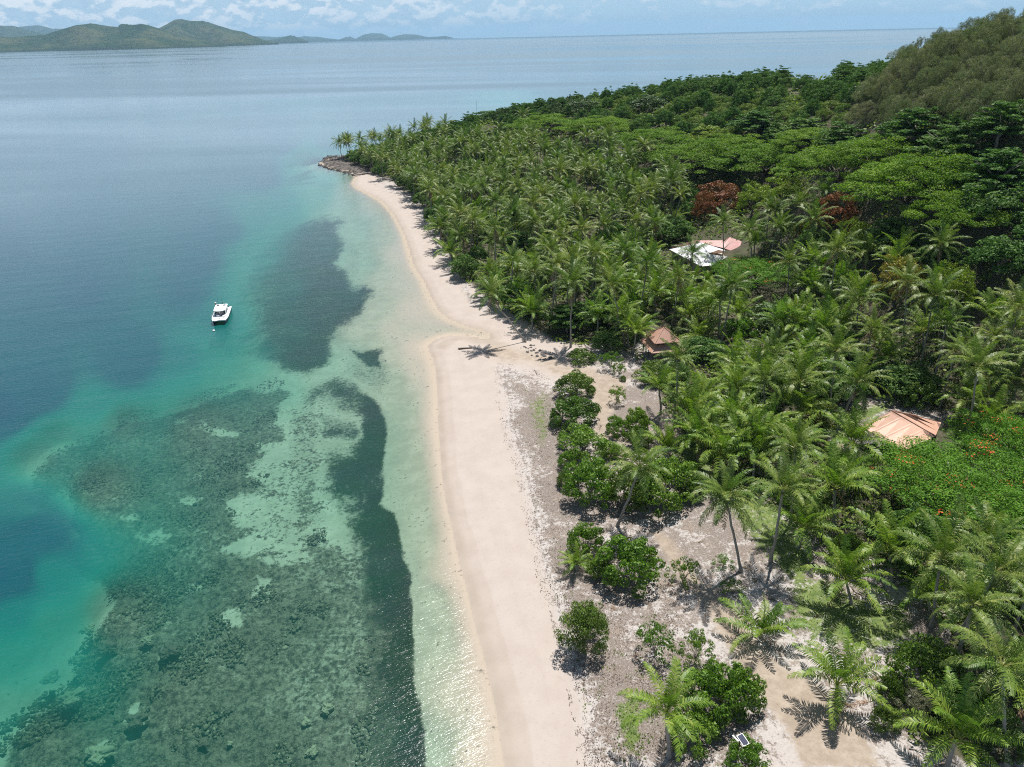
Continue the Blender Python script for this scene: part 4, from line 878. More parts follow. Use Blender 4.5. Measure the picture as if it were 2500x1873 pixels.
def put_palm(cx_, cy_, bx, by, young, label, scale=1., near=True, seed=None, rzg='coconut palms standing apart'):
    """crown pixel and foot pixel: the crown sits where its line of sight passes closest over the foot"""
    b = hit(bx, by, 0.)
    if b is None: return
    d = ray(cx_, cy_); a = CAM[:2] - b[:2]; t_ = -(a @ d[:2]) / (d[:2] @ d[:2]); w = CAM + d * t_
    top = w - b; top[2] = max(top[2], .5); TAKEN.append((b[0], b[1], 1.5, 'p')); TAKEN.append((w[0], w[1], 2.4, 'p'))
    _sc[0] += 1; return palm(b, top, 'young_coconut_palm' if young else 'coconut_palm', label, rzg if not young else 'young coconut palms standing apart', near, young, scale, None, _sc[0])
for a in [
    (1561, 1140, 1505, 1287, 0, 'leaning coconut palm rising between the two broad bright shrubs', .98), (1771, 1212, 1811, 1403, 0, 'thin curved coconut palm alone on the litter right of the thicket', .92), (1912, 1195, 1881, 1372, 0, 'straight grey trunked palm at the left edge of the grass patch', 1.),
    (1855, 1552, 1858, 1570, 1, 'stemless young palm on bare brown sand, left of two', .92), (1627, 1739, 1634, 1847, 1, 'palm with yellow tipped fronds in front of the large thicket near the bottom', .88), (1407, 1378, 1410, 1395, 1, 'tiny yellowish palm at the foot of a bright shrub by the debris', .5),
    (2066, 1420, 2080, 1478, 1, 'bushy young palm beside its own dark shadow on the grass', 1.05), (2043, 1672, 2043, 1715, 1, 'open young palm throwing a spiky shadow on brown sand', 1.), (2173, 1345, 2178, 1425, 1, 'young palm with yellow frond stalks below the flame tree', 1.1), (2299, 1361, 2273, 1534, 0, 'palm with a pale leaning trunk right of the grass patch', 1.05),
    (2411, 1325, 2400, 1450, 0, 'palm at the right below the flame tree skirt', 1.), (2448, 1627, 2462, 1873, 0, 'tall palm whose pale trunk runs out of the bottom right corner', 1.), (2038, 1195, 2035, 1290, 1, 'large young palm above the bushy one, fronds spread wide', 1.15), (2266, 1464, 2270, 1500, 1, 'small shaded palm behind the pale leaning trunk', .8),
    (1958, 1290, 1950, 1340, 1, 'young palm crowded against the straight grey trunk', .95), (2453, 1395, 2450, 1450, 1, 'yellowish young palm at the right edge', 1.), (1653, 877, 1646, 1051, 0, 'tall slim palm with bent foot right below the gazebo', .82), (1952, 935, 1945, 1045, 0, 'full crowned palm left of the two big centre palms', 1.1), (2091, 935, 2031, 1081, 0, 'big palm leaning over the pavilion lawn on a dark trunk', 1.1),
    (2096, 733, 2089, 848, 0, 'tall palm in the middle of the grove above the leaning one', 1.1), (2280, 723, 2245, 902, 0, 'crooked tall palm with a long bare trunk', 1.15), (1927, 644, 1922, 733, 0, 'palm with a bare trunk right of the small flame tree', 1.05), (1987, 539, 1967, 639, 0, 'palm leaning right in front of the orange mango tree', 1.05), (1765, 544, 1765, 648, 0, 'slender palm standing in front of the white roof', 1.),
    (1828, 564, 1840, 652, 0, 'slender palm in front of the pink roof', 1.), (1952, 499, 1942, 594, 0, 'slender palm behind the palm leaning right', 1.), (1897, 519, 1897, 590, 0, 'short palm left of the slender pair', .9), (2116, 614, 2111, 683, 0, 'palm beside the pale lime mango tree', 1.), (1494, 698, 1529, 848, 0, 'leaning palm with a long trunk left of the gazebo', 1.), (1437, 614, 1447, 728, 0, 'palm with a bare trunk behind the almond trees', 1.),
    (1758, 738, 1753, 828, 1, 'spreading palm above the bright bush by the gazebo', 1.1), (1887, 862, 1887, 942, 0, 'palm with a slim trunk below the dark evergreen', 1.), (2404, 917, 2404, 1012, 0, 'palm at the shaded wood edge, left of the right pair', 1.05), (2464, 937, 2464, 1012, 0, 'palm at the shaded wood edge touching the frame', 1.05), (2295, 599, 2290, 690, 0, 'palm in front of the almond tree below the rain trees', 1.),
    (1609, 950, 1614, 1012, 1, 'young palm with a short trunk beside the gazebo bush', .9), (1199, 721, 1286, 835, 0, 'palm leaning far out over the creek mouth', .95), (1304, 664, 1351, 766, 0, 'leaning palm between the two almond trees of the creek', 1.), (1134, 525, 1159, 601, 0, 'leaning palm over the upper beach with a dark crown', 1.), (1076, 558, 1119, 608, 0, 'low palm leaning out over the north beach sand', 1.),
    (1203, 590, 1210, 650, 0, 'full palm where the north beach narrows', 1.05), (1195, 668, 1215, 720, 0, 'palm just behind the palm over the creek mouth', .95), (1025, 440, 1030, 480, 0, 'palm at the top of the north beach by the small lawn', 1.), (1257, 511, 1271, 587, 0, 'palm with a clear trunk in the beach grove', 1.), (1329, 475, 1333, 569, 0, 'taller palm right of the clear trunked one in the grove', 1.05), (1398, 475, 1405, 551, 0, 'palm with a thin bare trunk in mid grove', 1.),
    (1416, 395, 1420, 450, 0, 'palm with a pale crown high in the grove', 1.), (956, 328, 960, 375, 0, 'tall palm standing up from the dark trees of the point', 1.1), (1087, 306, 1092, 350, 0, 'skyline palm between the point and the mast', 1.1), (828, 350, 835, 388, 0, 'leftmost palm on the tip of the point', 1.), (850, 342, 858, 380, 0, 'second palm from the tip of the point', .95), (879, 340, 884, 378, 0, 'third palm from the tip of the point', 1.), (913, 336, 918, 372, 0, 'fourth palm from the tip of the point', .95),
    (1275, 284, 1278, 330, 0, 'palm poking out of the forest slope below the skyline', 1.), (1484, 330, 1490, 392, 0, 'palm above the upper edge of the grove', 1.), (1213, 345, 1215, 400, 0, 'palm at the upper left of the grove', 1.), (1284, 370, 1287, 430, 0, 'palm in the upper left of the grove, right of its twin', 1.), (1535, 715, 1540, 760, 1, 'bright young palm behind the gazebo', 1.05), (1600, 720, 1600, 770, 1, 'bright young palm above the gazebo roof', 1.1), (1530, 800, 1535, 850, 1, 'small young palm touching the left of the gazebo', .8),
    (1630, 1100, 1640, 1130, 1, 'young palm in front of the slim palm with the bent foot', .9), (2020, 180, 2020, 200, 1, 'lone young palm on the ridge skyline', 1.), (1700, 1075, 1705, 1130, 1, 'yellow green young palm at the grove edge below the slim palm', 1.1), (1760, 1110, 1765, 1170, 1, 'young palm at the grove edge above the thin curved palm', 1.1), (1850, 1080, 1855, 1160, 1, 'bright young palm in front of the lime bush', 1.1), (1690, 1010, 1695, 1060, 1, 'bright young palm beside the slim palm trunk', 1.05), (1790, 1030, 1795, 1090, 1, 'bright young palm below the dark bush', 1.1), (1930, 1110, 1935, 1180, 1, 'bright young palm left of the pavilion deck', 1.1),
    (1650, 668, 1650, 685, 1, 'bright young palm under the left eave of the white roofed house', .8), (1692, 684, 1692, 700, 1, 'bright young palm in front of the white roof corner', .75), (1728, 692, 1728, 710, 1, 'bright young palm between white roof and small flame tree', .75),
    (1480, 1700, 1480, 1700, 1, '', 0),
]:
    if a[6] > 0: put_palm(a[0], a[1], a[2], a[3], bool(a[4]), a[5], a[6])


# ------------------------------------------------------------------ the rest of the wood, by zone
PALMZ = [(830, 345), (900, 345), (1000, 330), (1150, 335), (1250, 335), (1400, 345), (1560, 350), (1640, 430), (1690, 540), (1860, 520), (1920, 470), (2010, 560), (2160, 600), (2260, 690), (2400, 690), (2560, 640), (2700, 700), (2700, 1000), (2420, 980), (2330, 990), (2180, 960), (2030, 1000), (2000, 1100), (2000, 1250), (2160, 1240), (2320, 1330), (2560, 1300), (2560, 1560),
         (2350, 1500), (2200, 1420), (2020, 1360), (1900, 1230), (1780, 1150), (1680, 1100), (1640, 980), (1690, 930), (1760, 880), (1690, 810), (1560, 760), (1480, 790), (1400, 770), (1300, 700), (1230, 690), (1180, 640), (1120, 590), (1060, 520), (1015, 470), (960, 430), (900, 400)]
YOUNGZ = [(1480, 620), (1640, 650), (1720, 660), (1850, 720), (2000, 700), (2130, 700), (2300, 780), (2600, 740), (2600, 960), (2300, 900), (2200, 850), (2050, 860), (1990, 980), (1990, 1130), (1960, 1260), (2160, 1260), (2600, 1290), (2600, 1520), (2300, 1480), (1880, 1220), (1680, 1110), (1600, 1000), (1640, 930), (1760, 870), (1700, 800), (1500, 770), (1440, 690)]
CASZ = [(2110, 200), (2160, 160), (2230, 110), (2290, 60), (2600, 0), (2700, 300), (2500, 255), (2330, 260), (2200, 265), (2120, 265)]
SCRZ = [(1400, 215), (1650, 195), (1900, 185), (2110, 170), (2180, 190), (2140, 280), (1950, 275), (1750, 290), (1600, 290), (1450, 250)]
NOZ = [[(1625, 590), (1700, 578), (1820, 578), (1820, 640), (1720, 655), (1625, 615)], [(1560, 795), (1680, 795), (1690, 860), (1600, 880)], [(2040, 985), (2330, 1010), (2330, 1120), (2200, 1130), (2040, 1120)],
       [(1760, 800), (1870, 830), (1900, 900), (1820, 930), (1770, 870)], [(1915, 195), (2050, 195), (2050, 232), (1915, 232)]]
BLDG = np.array([[x, y] for x, y in [(48, 174), (54, 181), (60, 187), (30.3, 128.8), (59, 90)]]); BR = [10, 9, 7, 6, 7.5]


def inside(x, y, poly): return poly_sd(np.array([x]), np.array([y]), poly)[0]
cand = []
rc = np.random.default_rng(21)
gx, gy = np.meshgrid(np.arange(-120, 330, 3.4), np.arange(34, 470, 3.4)); gx = gx + (np.arange(gx.shape[0])[:, None] % 2) * 2
gx = (gx + rc.normal(size=gx.shape) * 1.0).ravel(); gy = (gy + rc.normal(size=gy.shape) * 1.0).ravel()
gs = poly_sd(gx, gy, SHORE); k = gs > 8; gx, gy, gs = gx[k], gy[k], gs[k]; gz = land_z(gx, gy, gs)
ux, uy, uz = P(np.stack([gx, gy, gz], -1)); cx1, cy1, _ = P(np.stack([gx, gy, gz + 8], -1))
k = (uz > 10) & (cx1 > -120) & (cx1 < 2640) & (cy1 < 2050) & (uy > 20); gx, gy, gs, gz, ux, uy, cx1, cy1, uz = [q[k] for q in (gx, gy, gs, gz, ux, uy, cx1, cy1, uz)]
def seen(X, Y, Z, top, clear):
    ok = np.ones(len(X), bool); T_ = np.stack([X, Y, Z + top], -1) - CAM; D_ = np.hypot(X, Y)
    for u in np.linspace(.35, .985, 46):
        q = CAM + T_ * u; far_ = D_ * (1 - u) > 9; ok &= ~((q[:, 2] < land_z(q[:, 0], q[:, 1]) + clear) & far_)
    return ok
k = seen(gx, gy, gz, 9., 3.5); gx, gy, gs, gz, ux, uy, cx1, cy1, uz = [q[k] for q in (gx, gy, gs, gz, ux, uy, cx1, cy1, uz)]
sdF = poly_sd(ux, uy, FOREST); sdP = poly_sd(cx1, cy1, PALMZ); sdY = poly_sd(ux, uy, YOUNGZ); sdC = poly_sd(cx1, cy1, CASZ); sdS = poly_sd(cx1, cy1, SCRZ)
sdN = np.max([poly_sd(ux, uy, q) for q in NOZ], 0)
tk = np.array([(a, b, c) for a, b, c, d in TAKEN]); tkp = np.array([d == 'p' for a, b, c, d in TAKEN])
placed = []; fills = []
def lm(x, y, cxp, cyp):
    """which landmark a plant of the wood stands by"""
    if cyp > 1250: return 'in the thick grove at the lower right'
    if cyp > 1000 and cxp < 2050: return 'at the grove edge left of the pavilion'
    if cyp > 760 and cxp > 2150: return 'behind the pavilion near the right edge'
    if cyp > 760: return 'between the gazebo and the pavilion'
    if cxp > 2130 and cyp > 560: return 'in the right grove below the rain trees'
    if cyp > 640 and cxp > 1850: return 'in the grove right of the small flame tree'
    if cyp > 600 and cxp > 1560: return 'between the white roofed house and the gazebo'
    if cxp > 1830 and cyp > 430: return 'right of the white roofed house'
    if cxp > 1560: return 'on the slope above the white roofed house'
    if cyp > 600: return 'in the grove behind the creek mouth'
    if cxp < 1000: return 'on the rocky point'
    if cxp < 1220 and cyp > 430: return 'close behind the north beach'
    if cyp > 430: return 'in the big grove left of the house'
    if cxp < 1220: return 'between point and north beach'
    return 'in the upper rows of the big grove'
order = np.argsort(np.hypot(gx, gy)); acc = {'p': [], 'y': [], 'b': []}; allpos = []
for i in order:
    x, y, z = gx[i], gy[i], gz[i]
    if sdF[i] < -2 or sdN[i] > 0: continue
    if np.any(np.hypot(BLDG[:, 0] - x, BLDG[:, 1] - y) < BR): continue
    u = rc.random(); dd = math.hypot(x, y)
    if sdC[i] > 0: kind = 'casuarina'; sep_ = 5.0
    elif sdS[i] > 0: kind = 'scrub' if u < .80 else 'round'; sep_ = 4.7
    elif sdP[i] > 0:
        if sdY[i] > 0: kind = 'y' if u < .86 else ('p' if u < .94 else 'bright'); sep_ = 3.5
        elif cx1[i] < 1000: kind = 'p' if u < .55 else 'round'; sep_ = 4.6
        else: kind = 'p' if u < .60 else ('y' if u < .94 else 'round'); sep_ = 4.2
    else:
        if cy1[i] < 300 and cx1[i] < 1560: kind = ['round', 'dark', 'scrub', 'almond'][int(u * 4)]; sep_ = 5.6
        elif cy1[i] < 345 and cx1[i] > 1050: kind = ['round', 'scrub', 'round', 'almond'][int(u * 4)]; sep_ = 5.0
        elif cx1[i] < 1050: kind = 'round' if u < .6 else ('dark' if u < .8 else 'p'); sep_ = 4.8
        elif cy1[i] < 560: kind = ['almond', 'round', 'round', 'dark', 'scrub', 'p'][int(u * (6 if cy1[i] > 300 else 5))]; sep_ = 5.0
        elif cy1[i] > 1540: kind = 'shrub' if u < .5 else ('dark' if u < .8 else 'y'); sep_ = 5.0
        else: kind = ['round', 'shrub', 'y', 'y'][int(u * 4)]; sep_ = 5.0
    big = kind not in 'py'
    dk = np.hypot(tk[:, 0] - x, tk[:, 1] - y); lim = np.where(tkp, 1.6, tk[:, 2]) + (1.2 if big else .3)
    if np.any(dk < lim): continue
    if allpos:
        ap = np.array(allpos[-1400:]); q = np.hypot(ap[:, 0] - x, ap[:, 1] - y)
        if np.any(q < (ap[:, 2] + sep_) * .5): continue
    cr = (4.6 if kind in 'py' else 2.8) * FOC / uz[i]
    if kind in 'py' and dd < 92 and inside(cx1[i], cy1[i] - 30, FLP) > -20: continue
    if any(dd < h_[4] - 1 and ((cx1[i] - h_[0]) / (h_[2] + cr * .40)) ** 2 + ((cy1[i] - h_[1]) / (h_[3] + cr * .40)) ** 2 < 1 for h_ in HERO): continue
    allpos.append((x, y, sep_)); fills.append((kind, x, y, z, cx1[i], cy1[i], dd))
np_, ny_ = 0, 0; farp = []
SZW = ['low', 'middling', 'tall', 'very tall']
for kind, x, y, z, cxp, cyp, dd in fills:
    r = random.Random(int(x * 31 + y * 57) & 65535)
    offs = not (-60 < cxp < 2560)
    if kind == 'p':
        H_ = r.uniform(8.5, 14) if dd > 110 else r.uniform(7, 11); H_ *= (.66 if cxp < 1010 else .85 if cxp < 1130 else 1)
        if np_ < 236:
            np_ += 1; la, lb = r.gauss(0, 1.1), r.gauss(0, 1.1); lean = ('leaning left' if la < -1 else 'leaning right' if la > 1 else 'upright')
            palm((x, y, z), (la, lb, H_), 'coconut_palm', '%s %s coconut palm %s' % (SZW[min(3, int((H_ - 7) / 1.8))], lean, lm(x, y, cxp, cyp)), 'coconut palms ' + lm(x, y, cxp, cyp), dd < 105, False, r.uniform(.78, 1.14), None, r.randrange(9999))
        else: farp.append((x, y, z, H_, .95, r.random() * 6.28, 0))
    elif kind == 'y':
        H_ = r.uniform(1.2, 5.5)
        if ny_ < 272:
            ny_ += 1
            palm((x, y, z), (r.gauss(0, .3), r.gauss(0, .3), H_), 'young_coconut_palm', '%s young coconut palm %s' % ('stemless' if H_ < 2.2 else 'short trunked' if H_ < 4 else 'half grown', lm(x, y, cxp, cyp)), 'young coconut palms ' + lm(x, y, cxp, cyp), dd < 100, True, r.uniform(.9, 1.2), None, r.randrange(9999))
        else: farp.append((x, y, z, H_, 1., r.random() * 6.28, 1))
    else:
        R = {'casuarina': r.uniform(3.2, 5.0), 'scrub': r.uniform(2.6, 3.9), 'round': r.uniform(2.8, 4.2), 'dark': r.uniform(2.8, 3.8), 'almond': r.uniform(3.4, 4.8), 'shrub': r.uniform(1.8, 2.8), 'bright': r.uniform(1.8, 2.6)}[kind]
        H_ = {'casuarina': r.uniform(6.0, 11.0), 'scrub': r.uniform(2.4, 3.8), 'round': r.uniform(5.5, 8), 'dark': r.uniform(5.5, 8), 'almond': r.uniform(6, 8.5), 'shrub': r.uniform(2.2, 3.6), 'bright': r.uniform(2.2, 3.6)}[kind]
        if cxp < 1000: H_ *= .75
        adj = {'casuarina': 'feathery grey green casuarina', 'scrub': 'yellowish scrub bush', 'round': 'rounded leafy green tree', 'dark': 'dark evergreen tree', 'almond': 'layered almond tree', 'shrub': 'leafy green shrub', 'bright': 'bright green shrub'}[kind]
        if kind == 'casuarina': wh_ = ('at the left foot of' if cxp < 2200 else 'on the crest of' if cyp < 110 + (2500 - cxp) * .12 else 'low on the front of' if cyp > 205 else 'halfway up') + ' the upper right hill'
        elif kind == 'scrub' or (cyp < 300): wh_ = ('by the bare soil on the ridge' if 1880 < cxp < 2080 else 'at the right end of the ridge' if cxp >= 2080 else 'on the middle of the ridge' if cxp > 1640 else 'by the dark skyline trees' if cxp > 1400 else 'right of the radio mast') + (' near the skyline' if cyp < 225 else '')
        else: wh_ = lm(x, y, cxp, cyp)
        sw = 'small' if R < 3 else 'wide' if R > 3.7 else 'middle sized'
        tree(kind, (x, y, z - .2), R, '%s %s %s' % (sw, adj, wh_), '%s %s' % ({'scrub_bush': 'scrub bushes'}.get(NAMES[kind][0], NAMES[kind][0].replace('_', ' ') + 's'), wh_), 1., H_)
print('fills', len(fills), 'palms', np_, 'young', ny_, 'far', len(farp))

# palms too far and too many to be told apart: one mass
def lowpalm(H_, r, young):
    V = []; Fq = []; n = 26
    for i in range(n):
        a0, dr = (CLY if young else CLS)[min(5 if young else 6, i * 7 // n)]; a0 = radians(a0); dr = radians(dr); az_ = i * 2.4 + r.random() * .4; L = 4.8
        px_ = pz_ = 0.; prev = None
        for s_ in range(5):
            u = s_ / 4; w = .40 * sin(pi * min(1, u * .8 + .15)); ca, sa = cos(az_), sin(az_); c = np.array([px_ * ca, px_ * sa, pz_ + H_]); l_ = np.array([-sa, ca, -.35]) * w; r__ = np.array([sa, -ca, -.35]) * w
            b = len(V); V += [c + l_, c, c + r__]
            if prev is not None: Fq += [(prev, prev + 1, b + 1, b), (prev + 1, prev + 2, b + 2, b + 1)]
            prev = b; an = a0 - dr * (u + .12) ** 1.35; px_ += cos(an) * L / 4; pz_ += sin(an) * L / 4
    return np.array(V), np.array(Fq)
if farp:
    lib = bpy.data.collections.new('palm_kinds')                     # not linked: only a source for the distant rows
    for me in CROWN_M[:5] + CROWN_Y[:4]: lib.objects.link(bpy.data.objects.new('far_crown', me))
    fp = np.array(farp, float); me = bpy.data.meshes.new('distant_palms'); me.vertices.add(len(fp)); co = fp[:, :3].copy(); co[:, 2] += fp[:, 3]
    me.vertices.foreach_set('co', co.astype(np.float32).ravel())
    for k_, v_ in (('rz', fp[:, 5]), ('sz', fp[:, 4])): me.attributes.new(k_, 'FLOAT', 'POINT').data.foreach_set('value', v_.astype(np.float32))
    me.attributes.new('pick', 'INT', 'POINT').data.foreach_set('value', np.where(fp[:, 6] > 0, 5 + np.arange(len(fp)) % 4, np.arange(len(fp)) % 5).astype(np.int32))
    o = link('distant_palms', me); tag(o, 'far rows of palms merging into the forest on the upper slope', None, kind='stuff')
    ng = bpy.data.node_groups.new('distant palms', 'GeometryNodeTree'); ng.interface.new_socket('Geometry', in_out='INPUT', socket_type='NodeSocketGeometry'); ng.interface.new_socket('Geometry', in_out='OUTPUT', socket_type='NodeSocketGeometry')
    N_ = ng.nodes; Lk = ng.links.new; gi = N_.new('NodeGroupInput'); go = N_.new('NodeGroupOutput'); ci = N_.new('GeometryNodeCollectionInfo'); ci.inputs['Collection'].default_value = lib; ci.inputs['Separate Children'].default_value = True; ci.inputs['Reset Children'].default_value = True
    ip = N_.new('GeometryNodeInstanceOnPoints'); ip.inputs['Pick Instance'].default_value = True
    def at_(n_, dt):
        q = N_.new('GeometryNodeInputNamedAttribute'); q.data_type = dt; q.inputs['Name'].default_value = n_; return q.outputs['Attribute']
    cx_n = N_.new('ShaderNodeCombineXYZ'); Lk(at_('rz', 'FLOAT'), cx_n.inputs[2]); Lk(gi.outputs[0], ip.inputs['Points']); Lk(ci.outputs[0], ip.inputs['Instance']); Lk(at_('pick', 'INT'), ip.inputs['Instance Index']); Lk(cx_n.outputs[0], ip.inputs['Rotation']); Lk(at_('sz', 'FLOAT'), ip.inputs['Scale']); Lk(ip.outputs[0], go.inputs[0])
    o.modifiers.new('palms', 'NODES').node_group = ng
    Vs = []; Fs = []; off = 0
    for x, y, z, H_, s_, rz, yg in farp:
        tv, tf = tube([(x, y, z - .3), (x + .2, y, z + H_ * .5), (x, y, z + H_)], [.2, .14, .11], 4); Vs.append(np.array(tv)); Fs.append(np.array(tf) + off); off += len(tv)
    me = mesh_np('distant_palm_stems', np.concatenate(Vs), np.concatenate(Fs)); me.materials.append(M_PBARK); tag(link('distant_palm_stems', me), 'pale stems standing under the far rows of palms', None, kind='stuff')

# ------------------------------------------------------------------ undergrowth, litter, grass: nobody could count these
def scatter(n, az0, az1, d0, d1, mask, seed):
    r = np.random.default_rng(seed); a = np.radians(r.uniform(az0, az1, n)); d = d0 * (d1 / d0) ** r.random(n); X = d * np.sin(a); Y = d * np.cos(a)
    s_ = poly_sd(X, Y, SHORE); k = s_ > 3; X, Y, s_ = X[k], Y[k], s_[k]; Z = land_z(X, Y, s_); qx, qy, qz = P(np.stack([X, Y, Z], -1)); k = mask(qx, qy, s_, X, Y); return X[k], Y[k], Z[k], np.hypot(X, Y)[k], r
def leaf_mass(name, X, Y, Z, size, aspect, h, material, label, r, upb=.6):
    n = len(X); N_ = r.normal(size=(n, 3)); N_[:, 2] = np.abs(N_[:, 2]) + upb; P0 = np.stack([X, Y, Z + h], -1)
    V, F_, rv = leafset(P0, N_, np.asarray(size).reshape(-1, 1), aspect, r, np.clip(.5 + .25 * r.normal(size=n), 0, 1)); me = mesh_np(name, V, F_); me.materials.append(material); with_rnd(me, n, rv)
    return tag(link(name, me), label, None, kind='stuff')
bl = lambda X, Y: np.min([np.hypot(X - b[0], Y - b[1]) - q for b, q in zip(BLDG, BR)], 0) > -1.5
X, Y, Z, dd, r = scatter(150000, -16, 42, 40, 450, lambda x, y, s_, X, Y: (poly_sd(x, y, FOREST) > 4) & (fbm(X / 6, Y / 6, 3) > .40) & bl(X, Y) & (np.max([poly_sd(x, y, q) for q in NOZ[2:4]], 0) < 0), 5)
leaf_mass('undergrowth', X, Y, Z, .22 + dd * .0030, .6, np.abs(r.normal(size=len(X))) * (.35 + dd * .003) + .1, M_SCRUB, 'low green undergrowth covering the floor of the palm wood', r)
X, Y, Z, dd, r = scatter(60000, -16, 42, 40, 160, lambda x, y, s_, X, Y: (np.max([poly_sd(x + 20 * (fbm(X, Y, 3) - .5), y, q) for q, w in GRASS], 0) > -8) & bl(X, Y), 6)
M_GRASS = foliage('grass blades', (.055, .10, .016), (.10, .165, .026), (.18, .24, .05), .3, .6, .2)
leaf_mass('grass', X, Y, Z, .20, .35, .08, M_GRASS, 'short sunlit grass and creeping weeds on the sandy soil', r, 0.)
X, Y, Z, dd, r = scatter(90000, -14, 40, 41, 130, lambda x, y, s_, X, Y: (poly_sd(x, y, LITTER_A) > 0) & (fbm(X / 1.6, Y / 1.6, 4) > .47) | ((poly_sd(x, y, FOREST) > -40) & (s_ > 12) & (fbm(X / 2, Y / 2, 4) > .56)), 8)
M_LIT = foliage('dry leaf litter', (.06, .045, .035), (.17, .13, .10), (.33, .27, .22), 0., .9, .05, 0.)
leaf_mass('leaf_litter', X, Y, Z, .13, .5, .03, M_LIT, 'grey brown dry leaves and twigs strewn over the white sand', r, 1.2)
M_WEED = foliage('dried seaweed', (.035, .025, .02), (.09, .065, .05), (.17, .13, .10), 0., .9, .05, 0.)
X, Y, Z, dd, r = scatter(60000, -14, 40, 41, 150, lambda x, y, s_, X, Y: (poly_sd(x, y, LITTER_A) > 30) & (fbm(X / 2.6 + 7, Y / 2.6, 4) > .60) & (fbm(X * 1.1, Y * 1.1, 3) > .5), 12)
leaf_mass('creeping_weeds', X, Y, Z, .17, .5, .07, M_SCRUB, 'low creeping weeds scattered over the litter between the bushes', r, .4)
# weed line: dark dried seaweed crumbs along the strand
X, Y, Z, dd, r = scatter(150000, -16, 20, 41, 330, lambda x, y, s_, X, Y: (np.min([np.abs(poly_sd(x, y, LITTER_A) - o_ + 26 * (fbm(X / 3, Y / 3, 4) - .5)) for o_ in (4, 26, 46)], 0) < 4.5) & (y > 905) & (fbm(X * 1.3, Y * 1.3, 3) > .52) | ((y < 800) & (np.abs(s_ - 9.5 - 3 * (fbm(X / 4, Y / 4, 3) - .5)) < .7) & (fbm(X * 1.3, Y * 1.3, 3) > .5)), 9)
leaf_mass('seaweed_line', X, Y, Z, .10 + dd * .0004, .5, .03, M_WEED, 'broken line of dried seaweed crumbs along the upper beach', r, 1.2)

# ------------------------------------------------------------------ built things
def box(cx_, cy_, cz, sx, sy, sz):
    V = [(cx_ + a * sx / 2, cy_ + b * sy / 2, cz + c * sz / 2) for c in (-1, 1) for b in (-1, 1) for a in (-1, 1)]
    return V, [(0, 2, 3, 1), (4, 5, 7, 6), (0, 1, 5, 4), (2, 6, 7, 3), (0, 4, 6, 2), (1, 3, 7, 5)]
def slab(poly, th):
    """a flat panel with real thickness from a 3-D outline"""
    n = len(poly); poly = [np.asarray(q, float) for q in poly]; V = poly + [q - np.array([0, 0, th]) for q in poly]
    return V, [tuple(range(n)), tuple(range(2 * n - 1, n - 1, -1))] + [(i, i + n, (i + 1) % n + n, (i + 1) % n) for i in range(n)]
def fixn(me):
    import bmesh
    b = bmesh.new(); b.from_mesh(me); bmesh.ops.recalc_face_normals(b, faces=b.faces); b.to_mesh(me); b.free(); return me
def part(name, geo, material, parent, bev=0.):
    me = fixn(mesh_any(name, geo[0], geo[1], material)); o = link(name, me, parent)
    if bev:
        md = o.modifiers.new('b', 'BEVEL'); md.width = bev; md.segments = 2; md.limit_method = 'ANGLE'
    return o
def bar(a, b, w): return tube([a, b], [w, w], 6)

def m_roof(name, c1, c2, stain):
    m, t, out = mat(name); n = t.noise(.8, 6, .65); f = t.noise(5., 5, .7)
    c = t.mix(t.ss(n, .35, .65), c1, c2); c = t.mix(t.m('MULTIPLY', t.ss(f, .58, .75), .5), c, stain)
    p = t.n('ShaderNodeBsdfPrincipled', i_Roughness=.5); p.inputs['Specular IOR Level'].default_value = .35; t.set(p.inputs['Base Color'], c); t.set(out.inputs[0], p); return m
MR_T = m_roof('faded terracotta paint', (.40, .225, .165), (.46, .27, .205), (.32, .17, .12))
MR_O = m_roof('faded orange paint', (.50, .285, .20), (.56, .335, .245), (.42, .22, .14))
MR_W = m_roof('sun bleached white metal', (.50, .505, .51), (.60, .60, .60), (.36, .33, .31))
MR_P = m_roof('faded pink red paint', (.40, .21, .19), (.47, .27, .245), (.32, .16, .14))
M_WALL = simple('cream wall', (.42, .36, .28), .9, .15, 1.)
M_BWALL = simple('brown wall', (.16, .09, .06), .8, .2, 1.)
M_TIM = simple('dark timber', (.055, .042, .035), .8, .3, 3.)
M_BLACK = simple('dark opening', (.012, .012, .014), .5, .1, 3.)
M_SLAB = simple('weathered planks', (.10, .095, .09), .85, .35, 3.)
M_CONC = simple('grey concrete', (.30, .28, .26), .9, .2, 1.5)

def roof_panel(parent, A_, B_, C_, D_, material, th=.07, strips=8, name='roof_sheet'):
    """slope A-B (eave) to D-C (ridge) laid with metal sheets, each with a raised seam"""
    A_, B_, C_, D_ = [np.asarray(q, float) for q in (A_, B_, C_, D_)]
    for i in range(strips):
        u0, u1 = i / strips, (i + 1) / strips; e0, e1 = A_ + (B_ - A_) * u0, A_ + (B_ - A_) * u1; r0, r1 = D_ + (C_ - D_) * u0, D_ + (C_ - D_) * u1
        pts = [e0, e1] + ([r1, r0] if np.linalg.norm(r1 - r0) > .02 else [r0]); g = slab(pts, th)
        n_ = np.cross(e1 - e0, r0 - e0); n_ /= np.linalg.norm(n_); n_ *= np.sign(n_[2]); s_ = (e1 - e0) / np.linalg.norm(e1 - e0)
        rib = slab([e0 + n_ * .012, e0 + s_ * .03 + n_ * .012, r0 + s_ * .03 + n_ * .012, r0 + n_ * .012], .012)
        part(name, merge([g, rib]), material, parent)

